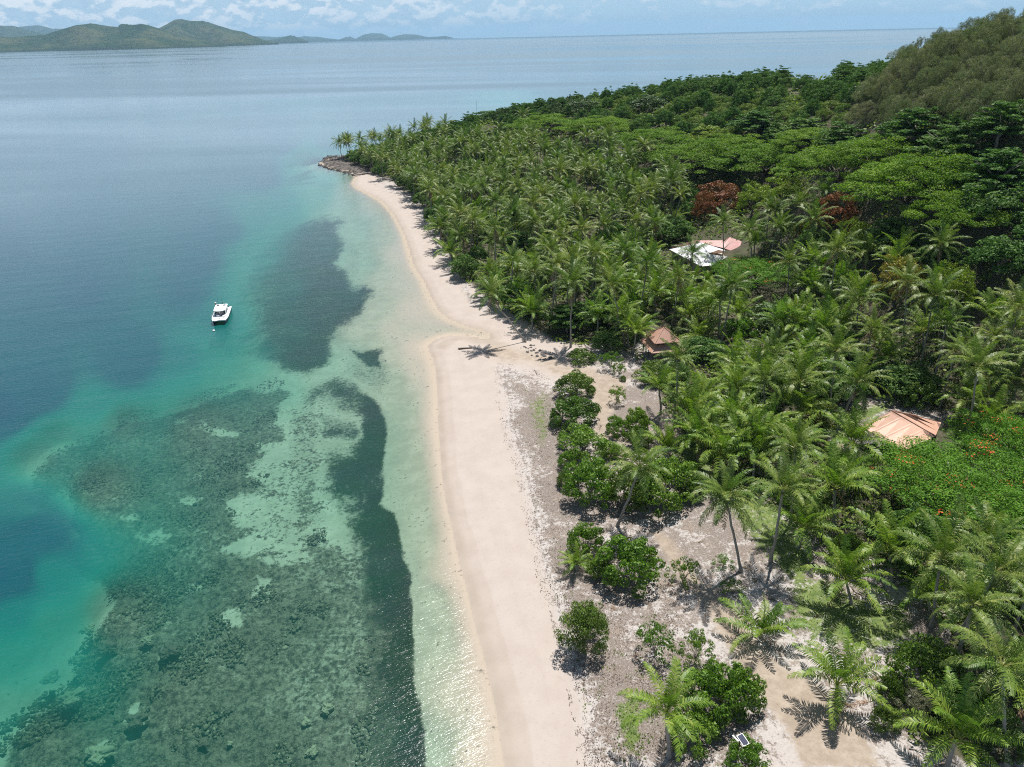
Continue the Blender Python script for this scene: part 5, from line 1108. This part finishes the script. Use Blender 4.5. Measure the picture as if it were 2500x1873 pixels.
# gazebo: two tiers of pyramid roof on posts
c0 = np.array([30.2, 130.0]); gz0 = ground(*c0); yaw = radians(9)
ex_, ey_ = np.array([cos(yaw), sin(yaw), 0]), np.array([-sin(yaw), cos(yaw), 0]); K = lambda u, v, z: np.array([c0[0], c0[1], gz0 + z]) + ex_ * u + ey_ * v
gzb = thing('gazebo', 'square gazebo with a two tier terracotta roof beside the bare grey ground', 'gazebo', (0, 0, 0))
def hiproof(h, z0, z1, r1, ridge=0):
    cs = [(-h, -h), (h, -h), (h, h), (-h, h)]
    for i in range(4):
        a, b = cs[i], cs[(i + 1) % 4]; roof_panel(gzb, K(a[0], a[1], z0), K(b[0], b[1], z0), K(b[0] * r1 / h, b[1] * r1 / h, z1), K(a[0] * r1 / h, a[1] * r1 / h, z1), MR_T, .07, 6)
        part('hip_cap', bar(K(a[0], a[1], z0 + .05), K(a[0] * r1 / h, a[1] * r1 / h, z1 + .05), .07), MR_O, gzb)
hiproof(3.5, 2.7, 3.7, 1.95); hiproof(2.7, 4.3, 6.5, .05)
part('clerestory_wall', merge([box(0, 0, 0, 3.7, 3.7, .9)]), M_BWALL, gzb).matrix_world = Matrix.Translation(K(0, 0, 4.05)) @ Matrix.Rotation(yaw, 4, 'Z')
for u in (-2.9, 0, 2.9):
    for v in (-2.9, 0, 2.9):
        if u or v: part('post', bar(K(u, v, -.3), K(u, v, 3.0), .10), M_TIM, gzb)
fl_ = part('floor', box(0, 0, 0, 6.2, 6.2, .3), M_CONC, gzb); fl_.matrix_world = Matrix.Translation(K(0, 0, .1)) @ Matrix.Rotation(yaw, 4, 'Z')
for v in (-2.9, 2.9): part('handrail', bar(K(-2.9, v, 1.0), K(2.9, v, 1.0), .05), M_TIM, gzb)

# house with a white roof and pink red wings behind
hb = thing('house', 'long low house with a bleached white metal roof and faded pink rear wing', 'house', (0, 0, 0)); hz_ = ground(50, 176); Z1, Z2 = hz_ + 3.6, hz_ + 5.4
g = lambda x, y, z: G(x, y, z)
L_, F1, F2, R1, T1, T2, J = g(1634, 609, Z1), g(1712, 650.5, Z1), g(1737, 648, Z1), g(1776, 627, Z1), g(1712, 592, Z2), g(1747, 596, Z2), g(1729, 620, Z2 - .1)
T0 = g(1688, 602, Z1 + .9)
roof_panel(hb, L_, F1, J, T1, MR_W, .08, 9)
part('roof_sheet', slab([L_, T1, T0], .08), MR_W, hb)
part('roof_sheet', slab([F1, F2, R1, J], .08), MR_W, hb); roof_panel(hb, J, g(1757, 617, Z1 + .9), g(1771, 611, Z1 + 1.0), T1, MR_W, .07, 6)
part('roof_valley', slab([J + [0, 0, .03], g(1754, 610, Z1 + 1.5), g(1771, 614, Z1 + 1.1), g(1757, 618, Z1 + .9)], .1), M_BWALL, hb)
part('ridge_cap', bar(J + [0, 0, .06], F1 + [0, 0, .06], .12), MR_W, hb); part('ridge_cap', bar(T1 + [0, 0, .06], J + [0, 0, .06], .12), MR_W, hb)
for i in range(4):
    a = L_ + (F1 - L_) * (.52 + i * .065); b = L_ + (F1 - L_) * (.52 + i * .065 + .045); up_ = (T1 - L_) * .10
    part('roof_opening', slab([a + [0, 0, .06], b + [0, 0, .06], b + up_ * .6 + [0, 0, .12], a + up_ * .6 + [0, 0, .12]], .05), M_BLACK, hb)
roof_panel(hb, g(1640, 606, Z1 - .2), g(1700, 597, Z1 + .1), g(1698, 587, Z1 + 1.), g(1641, 600, Z1 + .5), MR_P, .07, 5)
roof_panel(hb, g(1715, 594, Z1 + .8), g(1768, 606, Z1 + .2), g(1768, 587, Z1 + 1.3), g(1698, 587, Z1 + 1.), MR_P, .07, 6)
roof_panel(hb, g(1768, 607, Z1), g(1803, 617, Z1), g(1812, 590, Z2 - .2), g(1782, 579, Z2), MR_P, .07, 6); roof_panel(hb, g(1740, 596, Z1 + .4), g(1769, 605, Z1), g(1782, 579, Z2), g(1768, 587, Z1 + 1.4), MR_P, .07, 4)
part('gutter', bar(g(1768, 606, Z1 + .1), g(1788, 590, Z2 - .6), .16), M_CONC, hb)
ctr = (L_ + F1 + F2 + R1 + T1) / 5
def wallring(pts, z0, z1, shrink=.90):
    c = sum(pts) / len(pts); q = [c + (p_ - c) * shrink for p_ in pts]; return slab([np.array([p_[0], p_[1], z1]) for p_ in q], z1 - z0)
part('wall', wallring([L_, F1, F2, R1, g(1760, 598, Z1), g(1690, 597, Z1)], hz_ - .5, Z1 - .15), M_WALL, hb)
part('wall', wallring([g(1770, 607, Z1), g(1803, 617, Z1), g(1812, 592, Z1), g(1780, 585, Z1)], hz_ - .5, Z1 - .15), M_WALL, hb)
for i in range(5):
    a = F1 + (L_ - F1) * (.12 + .17 * i); b = F1 + (L_ - F1) * (.12 + .17 * i + .08); c = ctr; a = c + (a - c) * .91; b = c + (b - c) * .91
    w_ = part('window', slab([np.array([a[0], a[1], hz_ + 2.3]), np.array([b[0], b[1], hz_ + 2.3]), np.array([b[0], b[1], hz_ + 2.3]) + (b - a)[[1, 0, 2]] * [.04, -.04, 0], np.array([a[0], a[1], hz_ + 2.3]) + (b - a)[[1, 0, 2]] * [.04, -.04, 0]], 1.1), M_BLACK, hb)

# pavilion with a faded orange roof, half under the flame tree
pv = thing('pavilion', 'open pavilion with a wide faded orange roof under the flame tree', 'pavilion', (0, 0, 0)); pz0 = ground(58, 90)
E0, E1, E2 = pz0 + 2.9, pz0 + 3.3, pz0 + 5.0
Lc, Bc, RFc, BRc, A1, A2 = g(2103, 1042, E0), g(2208, 1100, E0 - .1), g(2284, 1065, E0 + .2), g(2298, 1031, E0 + .2), g(2178, 1003, E2), g(2241, 1016, E2 - .2)
roof_panel(pv, Lc, Bc, RFc, A1, MR_O, .08, 4); roof_panel(pv, RFc, BRc, A2, A1, MR_O, .08, 3)
part('ridge_cap', bar(A1 + [0, 0, .06], RFc + [0, 0, .06], .06), MR_O, pv); part('ridge_cap', bar(A1 + [0, 0, .06], A2 + [0, 0, .06], .06), MR_O, pv)
pc = (Lc + Bc + RFc + BRc) / 4
for q in (Lc, Bc, RFc, BRc, (Lc + Bc) / 2):
    q2 = pc + (q - pc) * .93; part('post', bar((q2[0], q2[1], pz0 - .3), (q2[0], q2[1], E0 + .05), .13), M_TIM, pv)
wq = [Lc + (Bc - Lc) * .45, Lc + (Bc - Lc) * .95, RFc, A2 * .5 + BRc * .5]; part('wall', wallring(wq, pz0 - .2, E0 - .15, .8), M_BWALL, pv)
part('fascia', merge([bar(Lc - [0, 0, .1], Bc - [0, 0, .1], .07)]), MR_T, pv)
br_ = trunk_curve((0, 0, 1), False, 1)
part('dead_branch_on_roof', tube([g(2127, 1057, E0 + .55), g(2150, 1063, E0 + .75), g(2172, 1075, E0 + .6), g(2195, 1080, E0 + .7)], [.05, .06, .05, .03], 5), M_DEADWOOD, pv)
dk = thing('wooden_deck', 'dark weathered plank deck at the left of the orange pavilion', 'deck', (0, 0, 0)); dz0 = ground(*G(2110, 1078, pz0)[:2]) + .55
dA, dB, dC, dD = g(2072, 1070, dz0), g(2110, 1095, dz0), g(2142, 1082, dz0), g(2106, 1052, dz0)
for i in range(9):
    for j in range(3):
        u0, u1 = i / 9 + .006, (i + 1) / 9 - .006; v0, v1 = j / 3 + .008, (j + 1) / 3 - .008; bi = lambda u, v: (dA * (1 - u) + dB * u) * (1 - v) + (dD * (1 - u) + dC * u) * v
        dz = np.array([0, 0, random.uniform(-.03, .05)]); part('plank', slab([bi(u0, v0) + dz, bi(u1, v0) + dz, bi(u1, v1) + dz, bi(u0, v1) + dz], .05), M_SLAB, dk)
part('deck_frame', merge([bar(dA - [0, 0, .12], dB - [0, 0, .12], .09), bar(dB - [0, 0, .12], dC - [0, 0, .12], .09), bar(dC - [0, 0, .12], dD - [0, 0, .12], .09), bar(dD - [0, 0, .12], dA - [0, 0, .12], .09)]), M_TIM, dk)
for q in (dA, dB, dC, dD): part('leg', bar((q[0], q[1], pz0 - .4), tuple(q - [0, 0, .1]), .09), M_TIM, dk)
rl = thing('handrail', 'grey timber rail standing on grass behind the pavilion post', 'rail', (0, 0, 0)); ra, rb = g(2088, 1032, pz0 + .9), g(2137, 1024, pz0 + .9)
part('rail', bar(ra, rb, .06), M_DEADWOOD, rl)
for u in (.05, .5, .95):
    q = ra + (rb - ra) * u; part('post', bar((q[0], q[1], ground(q[0], q[1]) - .2), q, .05), M_TIM, rl)

# solar street lamp on a short post
sp = hit(1797, 1858); sl_ = thing('solar_lamp', 'solar lamp with a small dark panel on a post by the bottom thicket', 'solar lamp', sp)
part('post', tube([(0, 0, -.3), (.02, 0, 2.4)], [.07, .055], 8), M_DBARK, sl_)
M_PANEL = simple('dark solar cells', (.03, .035, .07), .25, .1, 3.); M_WHITE = simple('white paint', (.78, .78, .77), .4, .04, 2.); M_GELC = simple('white gelcoat', (.82, .83, .84), .25, .03, 1., spec=.6)
tl = Matrix.Translation((.25, -.05, 2.45)) @ Matrix.Rotation(radians(25), 4, 'Z') @ Matrix.Rotation(radians(14), 4, 'X')
for nm, gg, mm in (('frame', merge([box(0, .48, 0, .62, .05, .05), box(0, -.48, 0, .62, .05, .05), box(.31, 0, 0, .05, 1.01, .05), box(-.31, 0, 0, .05, 1.01, .05)]), M_WHITE), ('solar_panel', box(0, 0, 0, .57, .91, .03), M_PANEL)): part(nm, gg, mm, sl_).matrix_basis = tl
part('lamp_head', box(0, 0, 0, .16, .7, .08), M_WHITE, sl_, .03).matrix_basis = Matrix.Translation((-.35, .15, 2.4)) @ Matrix.Rotation(radians(28), 4, 'Z')
part('bracket', bar((-.35, .1, 2.35), (.15, -.05, 2.35), .03), M_CONC, sl_)

# power catamaran at anchor
MB_HULL = simple('white hull', (.80, .81, .83), .3, .03, 1.); MB_GLASS = simple('tinted boat glass', (.012, .018, .030), .12, .05, 1., spec=.8); MB_NAVY = simple('navy blue', (.01, .02, .07), .5, .1, 1.); M_MOTOR = simple('black outboard', (.02, .02, .022), .35, .1, 1.)
bow, stern = G(533, 803), G(551, 752); fwd = (bow - stern)[:2]; byaw = math.atan2(fwd[1], fwd[0]) ; bc = (bow + stern) / 2
boat = thing('catamaran', 'white twin hulled motor boat anchored over dark seagrass', 'motor boat', (bc[0], bc[1], 0), byaw)
LB, BW = 9.6, 3.75
def hull(sy):
    V = []; st = np.linspace(-1, 1, 13); 
    for s_ in st:
        x = s_ * LB / 2; w = .62 * (1 - max(0, s_ - .25) ** 2 * 1.45) if s_ < 1 else .03; w = max(w, .04); d = -.45 * (1 - max(0, s_) ** 3); top = .98 + .22 * max(0, s_) ** 2
        cy = sy * 1.22 - sy * 0.05 * max(0, s_); V += [(x, cy - w, top), (x, cy - w * .85, .15), (x, cy, d), (x, cy + w * .85, .15), (x, cy + w, top)]
    Fq = [(i * 5 + k, i * 5 + k + 1, i * 5 + k + 6, i * 5 + k + 5) for i in range(12) for k in range(4)] + [(0, 1, 2, 3, 4), (64, 63, 62, 61, 60)]
    return V, Fq
MB_SIDE = simple('shade-navy hull side', (.012, .022, .07), .3, .05, 1.)  # dark blue bottom paint plus the shade of the hull sides, put into the colour
for s_ in (-1, 1): part('hull', hull(s_), MB_SIDE, boat)
dkp = []
for s_ in np.linspace(-1, 1, 17):
    w = BW / 2 * (1 - max(0, (s_ - .35)) ** 2 * .62); dkp.append((s_ * LB / 2, w))
foot = [np.array([x, w, 1.02 + .2 * max(0, 2 * x / LB) ** 2]) for x, w in dkp] + [np.array([LB / 2 - .35, .12, 1.2])] + [np.array([x, -w, 1.02 + .2 * max(0, 2 * x / LB) ** 2]) for x, w in dkp[::-1]]
foot = [np.array([q[0], q[1], 1.12]) for q in foot]
part('deck', slab(foot, .22), M_GELC, boat, .04)
cab = [(-2.6, 1.35), (1.0, 1.32), (1.45, .9), (1.55, 0), (1.45, -.9), (1.0, -1.32), (-2.6, -1.35)]
part('cabin', slab([np.array([x * .97, y * .93, 2.25]) for x, y in cab], 1.2), MB_GLASS, boat)
for (x, y) in [(1.5, 0.), (1.08, 1.22), (1.08, -1.22), (-.6, 1.29), (-.6, -1.29), (-2.5, 1.25), (-2.5, -1.25)]: part('cabin_pillar', bar((x + .12, y * 1.02, 1.1), (x + .02, y * .98, 2.3), .055), M_GELC, boat)
part('cabin_roof', slab([np.array([x, y, 2.48]) for x, y in [(-3.05, 1.2), (-2.9, 1.42), (1.2, 1.38), (1.65, 1.05), (1.85, .5), (1.9, 0), (1.85, -.5), (1.65, -1.05), (1.2, -1.38), (-2.9, -1.42), (-3.05, -1.2)]], .16), M_GELC, boat, .05)
for y in (.75, -.75): part('roof_hatch', box(-2.1, y, 2.51, .75, .55, .06), MB_GLASS, boat, .015)
part('roof_vent', box(-1.1, 0, 2.51, .16, .6, .06), M_CONC, boat)
for y in (.85, -.85): part('deck_hatch', box(2.9, y, 1.15, .22, .62, .05), M_CONC, boat, .01)
part('foredeck_seat', slab([np.array([1.65 + .7 * cos(a), .95 + .55 * sin(a), 1.36]) for a in np.linspace(0, 6.283, 13)[:-1]], .25), M_GELC, boat, .04)
part('foredeck_seat', slab([np.array([1.85 + .28 * cos(a), -.45 + .4 * sin(a), 1.5]) for a in np.linspace(0, 6.283, 9)[:-1]], .38), M_GELC, boat, .03)
part('anchor_winch', merge([box(3.75, .15, 1.2, .3, .25, .16), bar((3.6, .1, 1.2), (4.25, 0, 1.15), .04)]), M_CONC, boat)
rv_ = []
for s_ in (1, -1):
    pp = [(x * .985, s_ * w * .95, 1.75 + .02 * x) for x, w in dkp[7:]]; rv_.append(tube(pp, [.02] * len(pp), 5))
    for x, w in dkp[7::2]: rv_.append(bar((x * .985, s_ * w * .95, 1.1), (x * .985, s_ * w * .95, 1.76 + .02 * x), .017))
part('guard_rail', merge(rv_), M_CONC, boat)
for y in (1.2, -1.2):
    part('outboard_motor', merge([box(-4.55, y, .95, .42, .36, .55), box(-4.6, y, .3, .16, .14, .9)]), M_MOTOR, boat, .05)
for x, y, h in ((-3.0, .2, 4.4), (-3.0, -.7, 4.1)): part('antenna', bar((x, y, 2.4), (x - .1, y, h), .018), M_MOTOR, boat)
part('radar', box(-2.95, .2, 2.75, .25, .25, .3), M_MOTOR, boat, .04)
part('side_stripe', merge([bar((-4.2, s_ * 1.86, .85), (1.6, s_ * 1.86, .85), .035) for s_ in (1, -1)]), MB_NAVY, boat)
part('cockpit_bench', box(-3.6, 0, 1.3, .5, 2.0, .35), M_CONC, boat, .05)
part('swim_platform', box(-4.45, 0, .55, .7, 1.6, .08), M_GELC, boat, .02)

# person at the stern, one skinned body
def person(loc, rz, label):
    import bmesh
    t = thing('person', label, 'person', loc, rz)
    J_ = {'pel': (0, 0, .95), 'wai': (0, 0, 1.12), 'che': (.02, 0, 1.35), 'nec': (.03, 0, 1.52), 'hea': (.05, 0, 1.63), 'top': (.05, 0, 1.74),
          'hl': (0, .10, .90), 'kl': (.06, .13, .50), 'al': (0, .14, .09), 'tl': (.17, .15, .04), 'hr': (0, -.10, .90), 'kr': (.02, -.13, .50), 'ar': (-.03, -.14, .09), 'tr': (.14, -.15, .04),
          'sl': (.0, .19, 1.43), 'el': (.06, .30, 1.18), 'wl': (.26, .28, 1.05), 'pl': (.34, .27, 1.04), 'sr': (.0, -.19, 1.43), 'er': (.02, -.27, 1.15), 'wr': (.16, -.24, .96), 'pr': (.22, -.23, .90)}
    R_ = dict(pel=.15, wai=.13, che=.16, nec=.06, hea=.095, top=.07, hl=.10, kl=.062, al=.042, tl=.035, hr=.10, kr=.062, ar=.042, tr=.035, sl=.07, el=.045, wl=.03, pl=.032, sr=.07, er=.045, wr=.03, pr=.032)
    Ed = [('pel', 'wai'), ('wai', 'che'), ('che', 'nec'), ('nec', 'hea'), ('hea', 'top'), ('pel', 'hl'), ('hl', 'kl'), ('kl', 'al'), ('al', 'tl'), ('pel', 'hr'), ('hr', 'kr'), ('kr', 'ar'), ('ar', 'tr'), ('che', 'sl'), ('sl', 'el'), ('el', 'wl'), ('wl', 'pl'), ('che', 'sr'), ('sr', 'er'), ('er', 'wr'), ('wr', 'pr')]
    ks = list(J_); me = bpy.data.meshes.new('body'); me.from_pydata([J_[k] for k in ks], [(ks.index(a), ks.index(b)) for a, b in Ed], []); me.materials.append(simple('skin', (.42, .24, .17), .6, .1))
    o = link('body', me, t); md = o.modifiers.new('s', 'SKIN'); 
    for i, k in enumerate(ks): me.skin_vertices[0].data[i].radius = (R_[k],) * 2
    me.skin_vertices[0].data[0].use_root = True; o.modifiers.new('ss', 'SUBSURF').levels = 2; o.modifiers['ss'].render_levels = 2
    part('shorts', merge([tube([(0, 0, 1.06), (0, 0, .88)], [.165, .19], 10), tube([(0, .10, .90), (.04, .13, .55)], [.12, .10], 8), tube([(0, -.10, .90), (.01, -.13, .55)], [.12, .10], 8)]), MB_NAVY, t)
    V = [(x * .115 + .05, y * .105, z * .09 + 1.71) for x, y, z in ICO2[0]]; part('cap', merge([(V, ICO2[1]), slab([np.array([.05 + .21 * cos(a), .16 * sin(a), 1.70]) for a in np.linspace(0, 6.283, 13)[:-1]], .02)]), M_WHITE, t)
    return t
pq = Vector((cos(byaw), sin(byaw), 0)); pn = Vector((-sin(byaw), cos(byaw), 0)); pl_ = Vector((bc[0], bc[1], 1.12)) + pq * -3.75 + pn * -1.5
person(tuple(pl_), byaw + 1.2, 'person in a white cap and dark blue shorts standing at the boat stern')
bq = G(522, 808.5); V = [(x * .30, y * .30, z * .26 + .08) for x, y, z in ICO2[0]]; by_ = mesh_any('buoy', V, ICO2[1], M_WHITE, True); tag(link('mooring_buoy', by_, None, bq), 'small white buoy floating ahead of the moored boat', 'buoy')

# dark driftwood log on the spit
la, lb = G(1121, 851.5, .75), G(1152, 849.5, .75); la[2] = ground(la[0], la[1]) + .14; lb[2] = ground(lb[0], lb[1]) + .14; lg = thing('driftwood_log', 'dark driftwood log lying on the pale sand spit', 'log', (0, 0, 0))
part('log', tube([la, la * .8 + lb * .2 + [0, 0, .04], la * .4 + lb * .6, lb], [.24, .19, .17, .15], 9), M_DBARK, lg); part('root_stub', tube([la, la + [-.25, .15, .2]], [.14, .08], 6), M_DBARK, lg)
dg = hit(1046, 497); dv = []
for i, s_ in enumerate(np.linspace(-1, 1, 9)):
    w = .62 * (1 - abs(s_) ** 2.4 * .8); dv += [(s_ * 1.7, -w, .05), (s_ * 1.7, -w * .75, .42), (s_ * 1.7, 0, .55), (s_ * 1.7, w * .75, .42), (s_ * 1.7, w, .05)]
dgo = thing('dinghy', 'small white upturned dinghy on the little lawn behind the north beach', 'dinghy', dg, radians(-22)); part('hull', (dv, [(i * 5 + k, i * 5 + k + 1, i * 5 + k + 6, i * 5 + k + 5) for i in range(8) for k in range(4)] + [(0, 1, 2, 3, 4), (44, 43, 42, 41, 40)]), M_WHITE, dgo); part('keel', bar((-1.6, 0, .56), (1.6, 0, .56), .04), M_CONC, dgo)
mq = hit(1165, 300, 0); mt = thing('radio_mast', 'thin radio mast rising above the trees on the skyline', 'mast', mq); part('pole', tube([(0, 0, -.5), (0, 0, 15.5)], [.12, .06], 6), M_DBARK, mt); part('crossbar', bar((-.7, 0, 14.2), (.7, 0, 14.2), .04), M_DBARK, mt)

# stones
def rockmesh(seed, sub=2, flat=.6):
    r = np.random.default_rng(seed); V, Fc = ico(sub); V = np.array(V); f = 1 + .28 * (fbm(V[:, 0] * 1.3 + seed * 5, V[:, 1] * 1.3 + V[:, 2] * 1.7, 3) - .5) * 2; V = V * f[:, None] * [1.15, .85, flat]; return V, Fc
M_ROCK = simple('dark shore rock', (.085, .075, .068), .95, .45, 1.5, bump=.6); M_PROCK = simple('pale stone', (.26, .23, .20), .95, .3, 2.)
RM = [mesh_any('rock', *rockmesh(s), M_ROCK) for s in range(4)]; RP = [mesh_any('rock', *rockmesh(s + 4), M_PROCK) for s in range(3)]
rr_ = random.Random(5)
for i in range(46):
    u = rr_.random(); x = 1285 + 55 * u + rr_.gauss(0, 8); y = 850 + 28 * u + rr_.gauss(0, 5); q = hit(x, y); s_ = rr_.uniform(.12, .42)
    tag(link('stone', RM[i % 4], None, q, (0, 0, rr_.random() * 6), s_), 'small dark stone on the sand by the foot of the creek palm', 'stone', 'stones below the leaning creek palm')
q = hit(1561, 861); tag(link('boulder', RP[0], None, q, (0, 0, .5), .9), 'pale boulder at the left corner of the gazebo', 'boulder')
parts_ = []; 
for i in range(1500):
    x = rr_.uniform(778, 925); y = rr_.uniform(380, 430)
    if inside(x, y, ROCKP) < 0: continue
    q = G(x, y, 0); z = ground(q[0], q[1]); s_ = rr_.uniform(.25, .75) * (1.5 if rr_.random() < .1 else 1); V, Fc = rockmesh(i % 7, 1); a = rr_.random() * 6; c, s2 = cos(a), sin(a); V = (V * s_) @ np.array([[c, -s2, 0], [s2, c, 0], [0, 0, 1]]).T + [q[0], q[1], z]; parts_.append((V, Fc))
if parts_:
    Vs = np.concatenate([p_[0] for p_ in parts_]); Fs = np.concatenate([np.array(p_[1]) + i * len(parts_[0][0]) for i, p_ in enumerate(parts_)]); me = mesh_np('shore_rocks', Vs, Fs); me.materials.append(M_ROCK)
    tag(link('shore_rocks', me), 'dark broken rock covering the low point at the end of the beach', None, kind='stuff')
q0, q1 = G(865, 427.5, .8), G(910, 421.5, 1.); tag(link('driftwood', mesh_any('trunk', *tube([q0, (q0 + q1) / 2 + [0, .3, .1], q1], [.45, .38, .2], 7), M_DEADWOOD, True)), 'bleached tree trunk lying between rocky point and sand', 'driftwood')

# coral: countless heads on the reef, with a few big ones on their own
M_COR = foliage('live coral', (.05, .045, .034), (.13, .118, .082), (.26, .24, .165), 0., .9, .0, 0.)
parts_ = []; vals = []; CR = [rockmesh(30 + i, 1, .7) for i in range(8)]
n_ = 90000; azr = np.radians(rc.uniform(-50, 0, n_)); dr_ = 38 * (170 / 38) ** rc.random(n_); X = dr_ * np.sin(azr); Y = dr_ * np.cos(azr); qx, qy, qz = P(np.stack([X, Y, X * 0 - 2], -1)); sd_ = poly_sd(qx, qy, REEF)
hol = np.min([((qx - h[0][0]) / h[1]) ** 2 + ((qy - h[0][1]) / h[2]) ** 2 for h in HOLES], 0)
cl = fbm(X / 4.5, Y / 4.5, 4); k = (sd_ > 2) & (cl > .50 + .09 * smooth(qx, 450, 760)) & (hol > .8); X, Y, qx, qy, cl, dr_ = X[k][:22000], Y[k][:22000], qx[k][:22000], qy[k][:22000], cl[k][:22000], dr_[k][:22000]
dd_ = np.minimum(depth_map(qx, qy, np.full(len(X), -30.)), 5.)
Vs = []; Fs = []; rv = []
for i in range(len(X)):
    V, Fc = CR[i % 8]; s_ = .07 + .17 * rc.random() ** 2 + (.16 if rc.random() < .02 else 0); a = rc.random() * 6; c, s2 = cos(a), sin(a); zz = -dd_[i] + (cl[i] - .42) * .8
    V = (V * s_) @ np.array([[c, -s2, 0], [s2, c, 0], [0, 0, .8]]).T + [X[i], Y[i], min(zz, -s_ - .12)]; Fs.append(np.array(Fc) + 42 * i if len(V) == 42 else np.array(Fc) + len(V) * i); Vs.append(V)
    rv += list(np.clip(rc.random() * .9 + .1 * rc.random(len(Fc)), 0, 1) * (1 if rc.random() < .2 else .75))
me = mesh_np('coral_reef', np.concatenate(Vs), np.concatenate(Fs)); me.materials.append(M_COR); with_rnd(me, len(rv), rv)
tag(link('coral_reef', me), 'olive and brown coral heads crowding the shallow reef', None, kind='stuff')
M_PCOR = simple('pale coral', (.24, .23, .15), .95, .45, 3.5, bump=.8); M_BCOR = simple('brown coral', (.10, .08, .055), .95, .45, 3.5, bump=.8)
for j, (x, y, w, mm, lab) in enumerate([(240, 1838, 60, M_PCOR, 'largest pale table coral near the bottom edge'), (797, 1725, 32, M_PCOR, 'pale round coral head alone beside dark seagrass'), (746, 1758, 24, M_PCOR, 'small pale coral head left of the round one near the seagrass'), (123, 1650, 38, M_PCOR, 'pale coral head at the edge of the deep turquoise pool'),
        (213, 1532, 30, M_PCOR, 'pale coral at the left rim of the reef'), (358, 1558, 26, M_PCOR, 'pale coral beside a sand pocket in the reef'), (190, 1605, 30, M_PCOR, 'yellowish coral just above the turquoise pool mouth'), (255, 1575, 42, M_BCOR, 'brown coral mound in the middle of the rim corals'), (410, 1585, 44, M_BCOR, 'brown coral mound right of the sand pocket'), (495, 1808, 26, M_BCOR, 'rust brown coral on the pale rubble flat'), (760, 1830, 30, M_PCOR, 'flat pale coral near the bottom by the seagrass'), (170, 1700, 50, M_PCOR, 'pale green coral mound below the turquoise pool'), (330, 1755, 46, M_BCOR, 'brown coral mound near the lower reef channel'), (560, 1810, 14, M_PCOR, 'tiny pale coral on the rubble flat')]):
    q = G(x, y, -1.2); R = w * 60 / 1733 / 2 * (q[1] / 45); V, Fc = ico(5 if R > .5 else 4); V = np.array(V); an_ = np.arctan2(V[:, 1], V[:, 0]); f_ = 1 + .22 * np.sin(an_ * 3 + j) + .12 * np.sin(an_ * 5 + 2 * j) + (fbm(V[:, 0] * 3.2 + j, V[:, 1] * 3.2 + V[:, 2] * 2, 4, .75) - .5) * 1.1; V = V * f_[:, None] * R; V[:, 2] *= .42; tag(link('coral_head', mesh_any('coral_head', V, Fc, mm, True), None, (q[0], q[1], -1.5)), lab, 'coral')

# dead branches and fallen fronds
def branch(x0, y0, ln, seed, lab, grp=None, k=5):
    r = random.Random(seed); q = hit(x0, y0); t = thing('fallen_branch', lab, 'dead branch', q, r.random() * 6, grp); pr = []
    main = [np.array([0, 0, .1])]; a = 0.
    for i in range(5): a += r.uniform(-.35, .35); main.append(main[-1] + np.array([cos(a) * ln / 5, sin(a) * ln / 5, r.uniform(-.02, .12)]))
    pr.append(tube(main, [.07, .06, .05, .04, .03, .02], 5))
    for i in range(k):
        b = main[r.randrange(1, 5)]; a2 = r.uniform(-1.3, 1.3); l2 = ln * r.uniform(.25, .5); m1 = b + np.array([cos(a2) * l2 * .5, sin(a2) * l2 * .5, r.uniform(0, .35)]); pr.append(tube([b, m1, m1 + np.array([cos(a2 * 1.3) * l2 * .5, sin(a2 * 1.3) * l2 * .5, r.uniform(0, .3)])], [.035, .025, .01], 4))
    part('branches', merge(pr), M_DEADWOOD, t)
branch(2195, 1800, 2.6, 1, 'bleached dead branches on shaded ground below the olive shrub', None, 9); branch(2215, 1840, 2.2, 2, 'lower of the bleached dead branches near the bottom right', None, 8); branch(1832, 1440, 2.4, 3, 'pale dead sticks right of the curved thin palm foot'); branch(1740, 1290, 1.8, 4, 'dead stick on grey litter left of the curved thin palm')
branch(1470, 1040, 1.4, 5, 'dead stick on the tan path by the shrub row'); branch(1305, 905, 3.0, 6, 'long thin washed up branch at the top of the weed bank', None, 3); branch(2130, 1690, 2.4, 7, 'dead stick pointing from the fronds on the brown sand'); branch(945, 433, 3., 8, 'thin driftwood branch on the sand below the dark trees of the point', None, 2); branch(1247, 820, 1.6, 9, 'dark branch in the shade beside the leaning creek palm', None, 3)
fr_ = random.Random(9)
for i, (x, y, s_) in enumerate([(2115, 1680, .8), (2130, 1715, .7), (2150, 1650, .75), (2090, 1740, .6), (1345, 1005, .35), (1330, 1045, .35), (1345, 1115, .45), (1493, 1483, .55), (1545, 1690, .55), (1400, 1330, .4), (1850, 1430, .6), (1870, 1460, .6), (1835, 1400, .5), (1650, 1440, .4), (1560, 1600, .3), (2030, 1760, .5), (1700, 1330, .4), (1985, 1520, .4)]):
    q = hit(x, y); f_ = link('fallen_frond', DRYM, None, (q[0], q[1], q[2] + .12), (fr_.uniform(-.15, .15), radians(-42) + fr_.uniform(-.1, .1), fr_.random() * 6.28), s_)
    tag(f_, 'dry brown palm frond lying on the ground ' + ('by the spiky shadow palm' if x > 1900 else 'near the curved thin palm' if x > 1640 else 'among the bushes behind the beach'), 'palm frond', 'fallen fronds ' + ('lower right' if x > 1900 else 'middle' if x > 1640 else 'behind the beach'))

# sparse foot-high weeds on the litter
print('objects', len(bpy.data.objects))
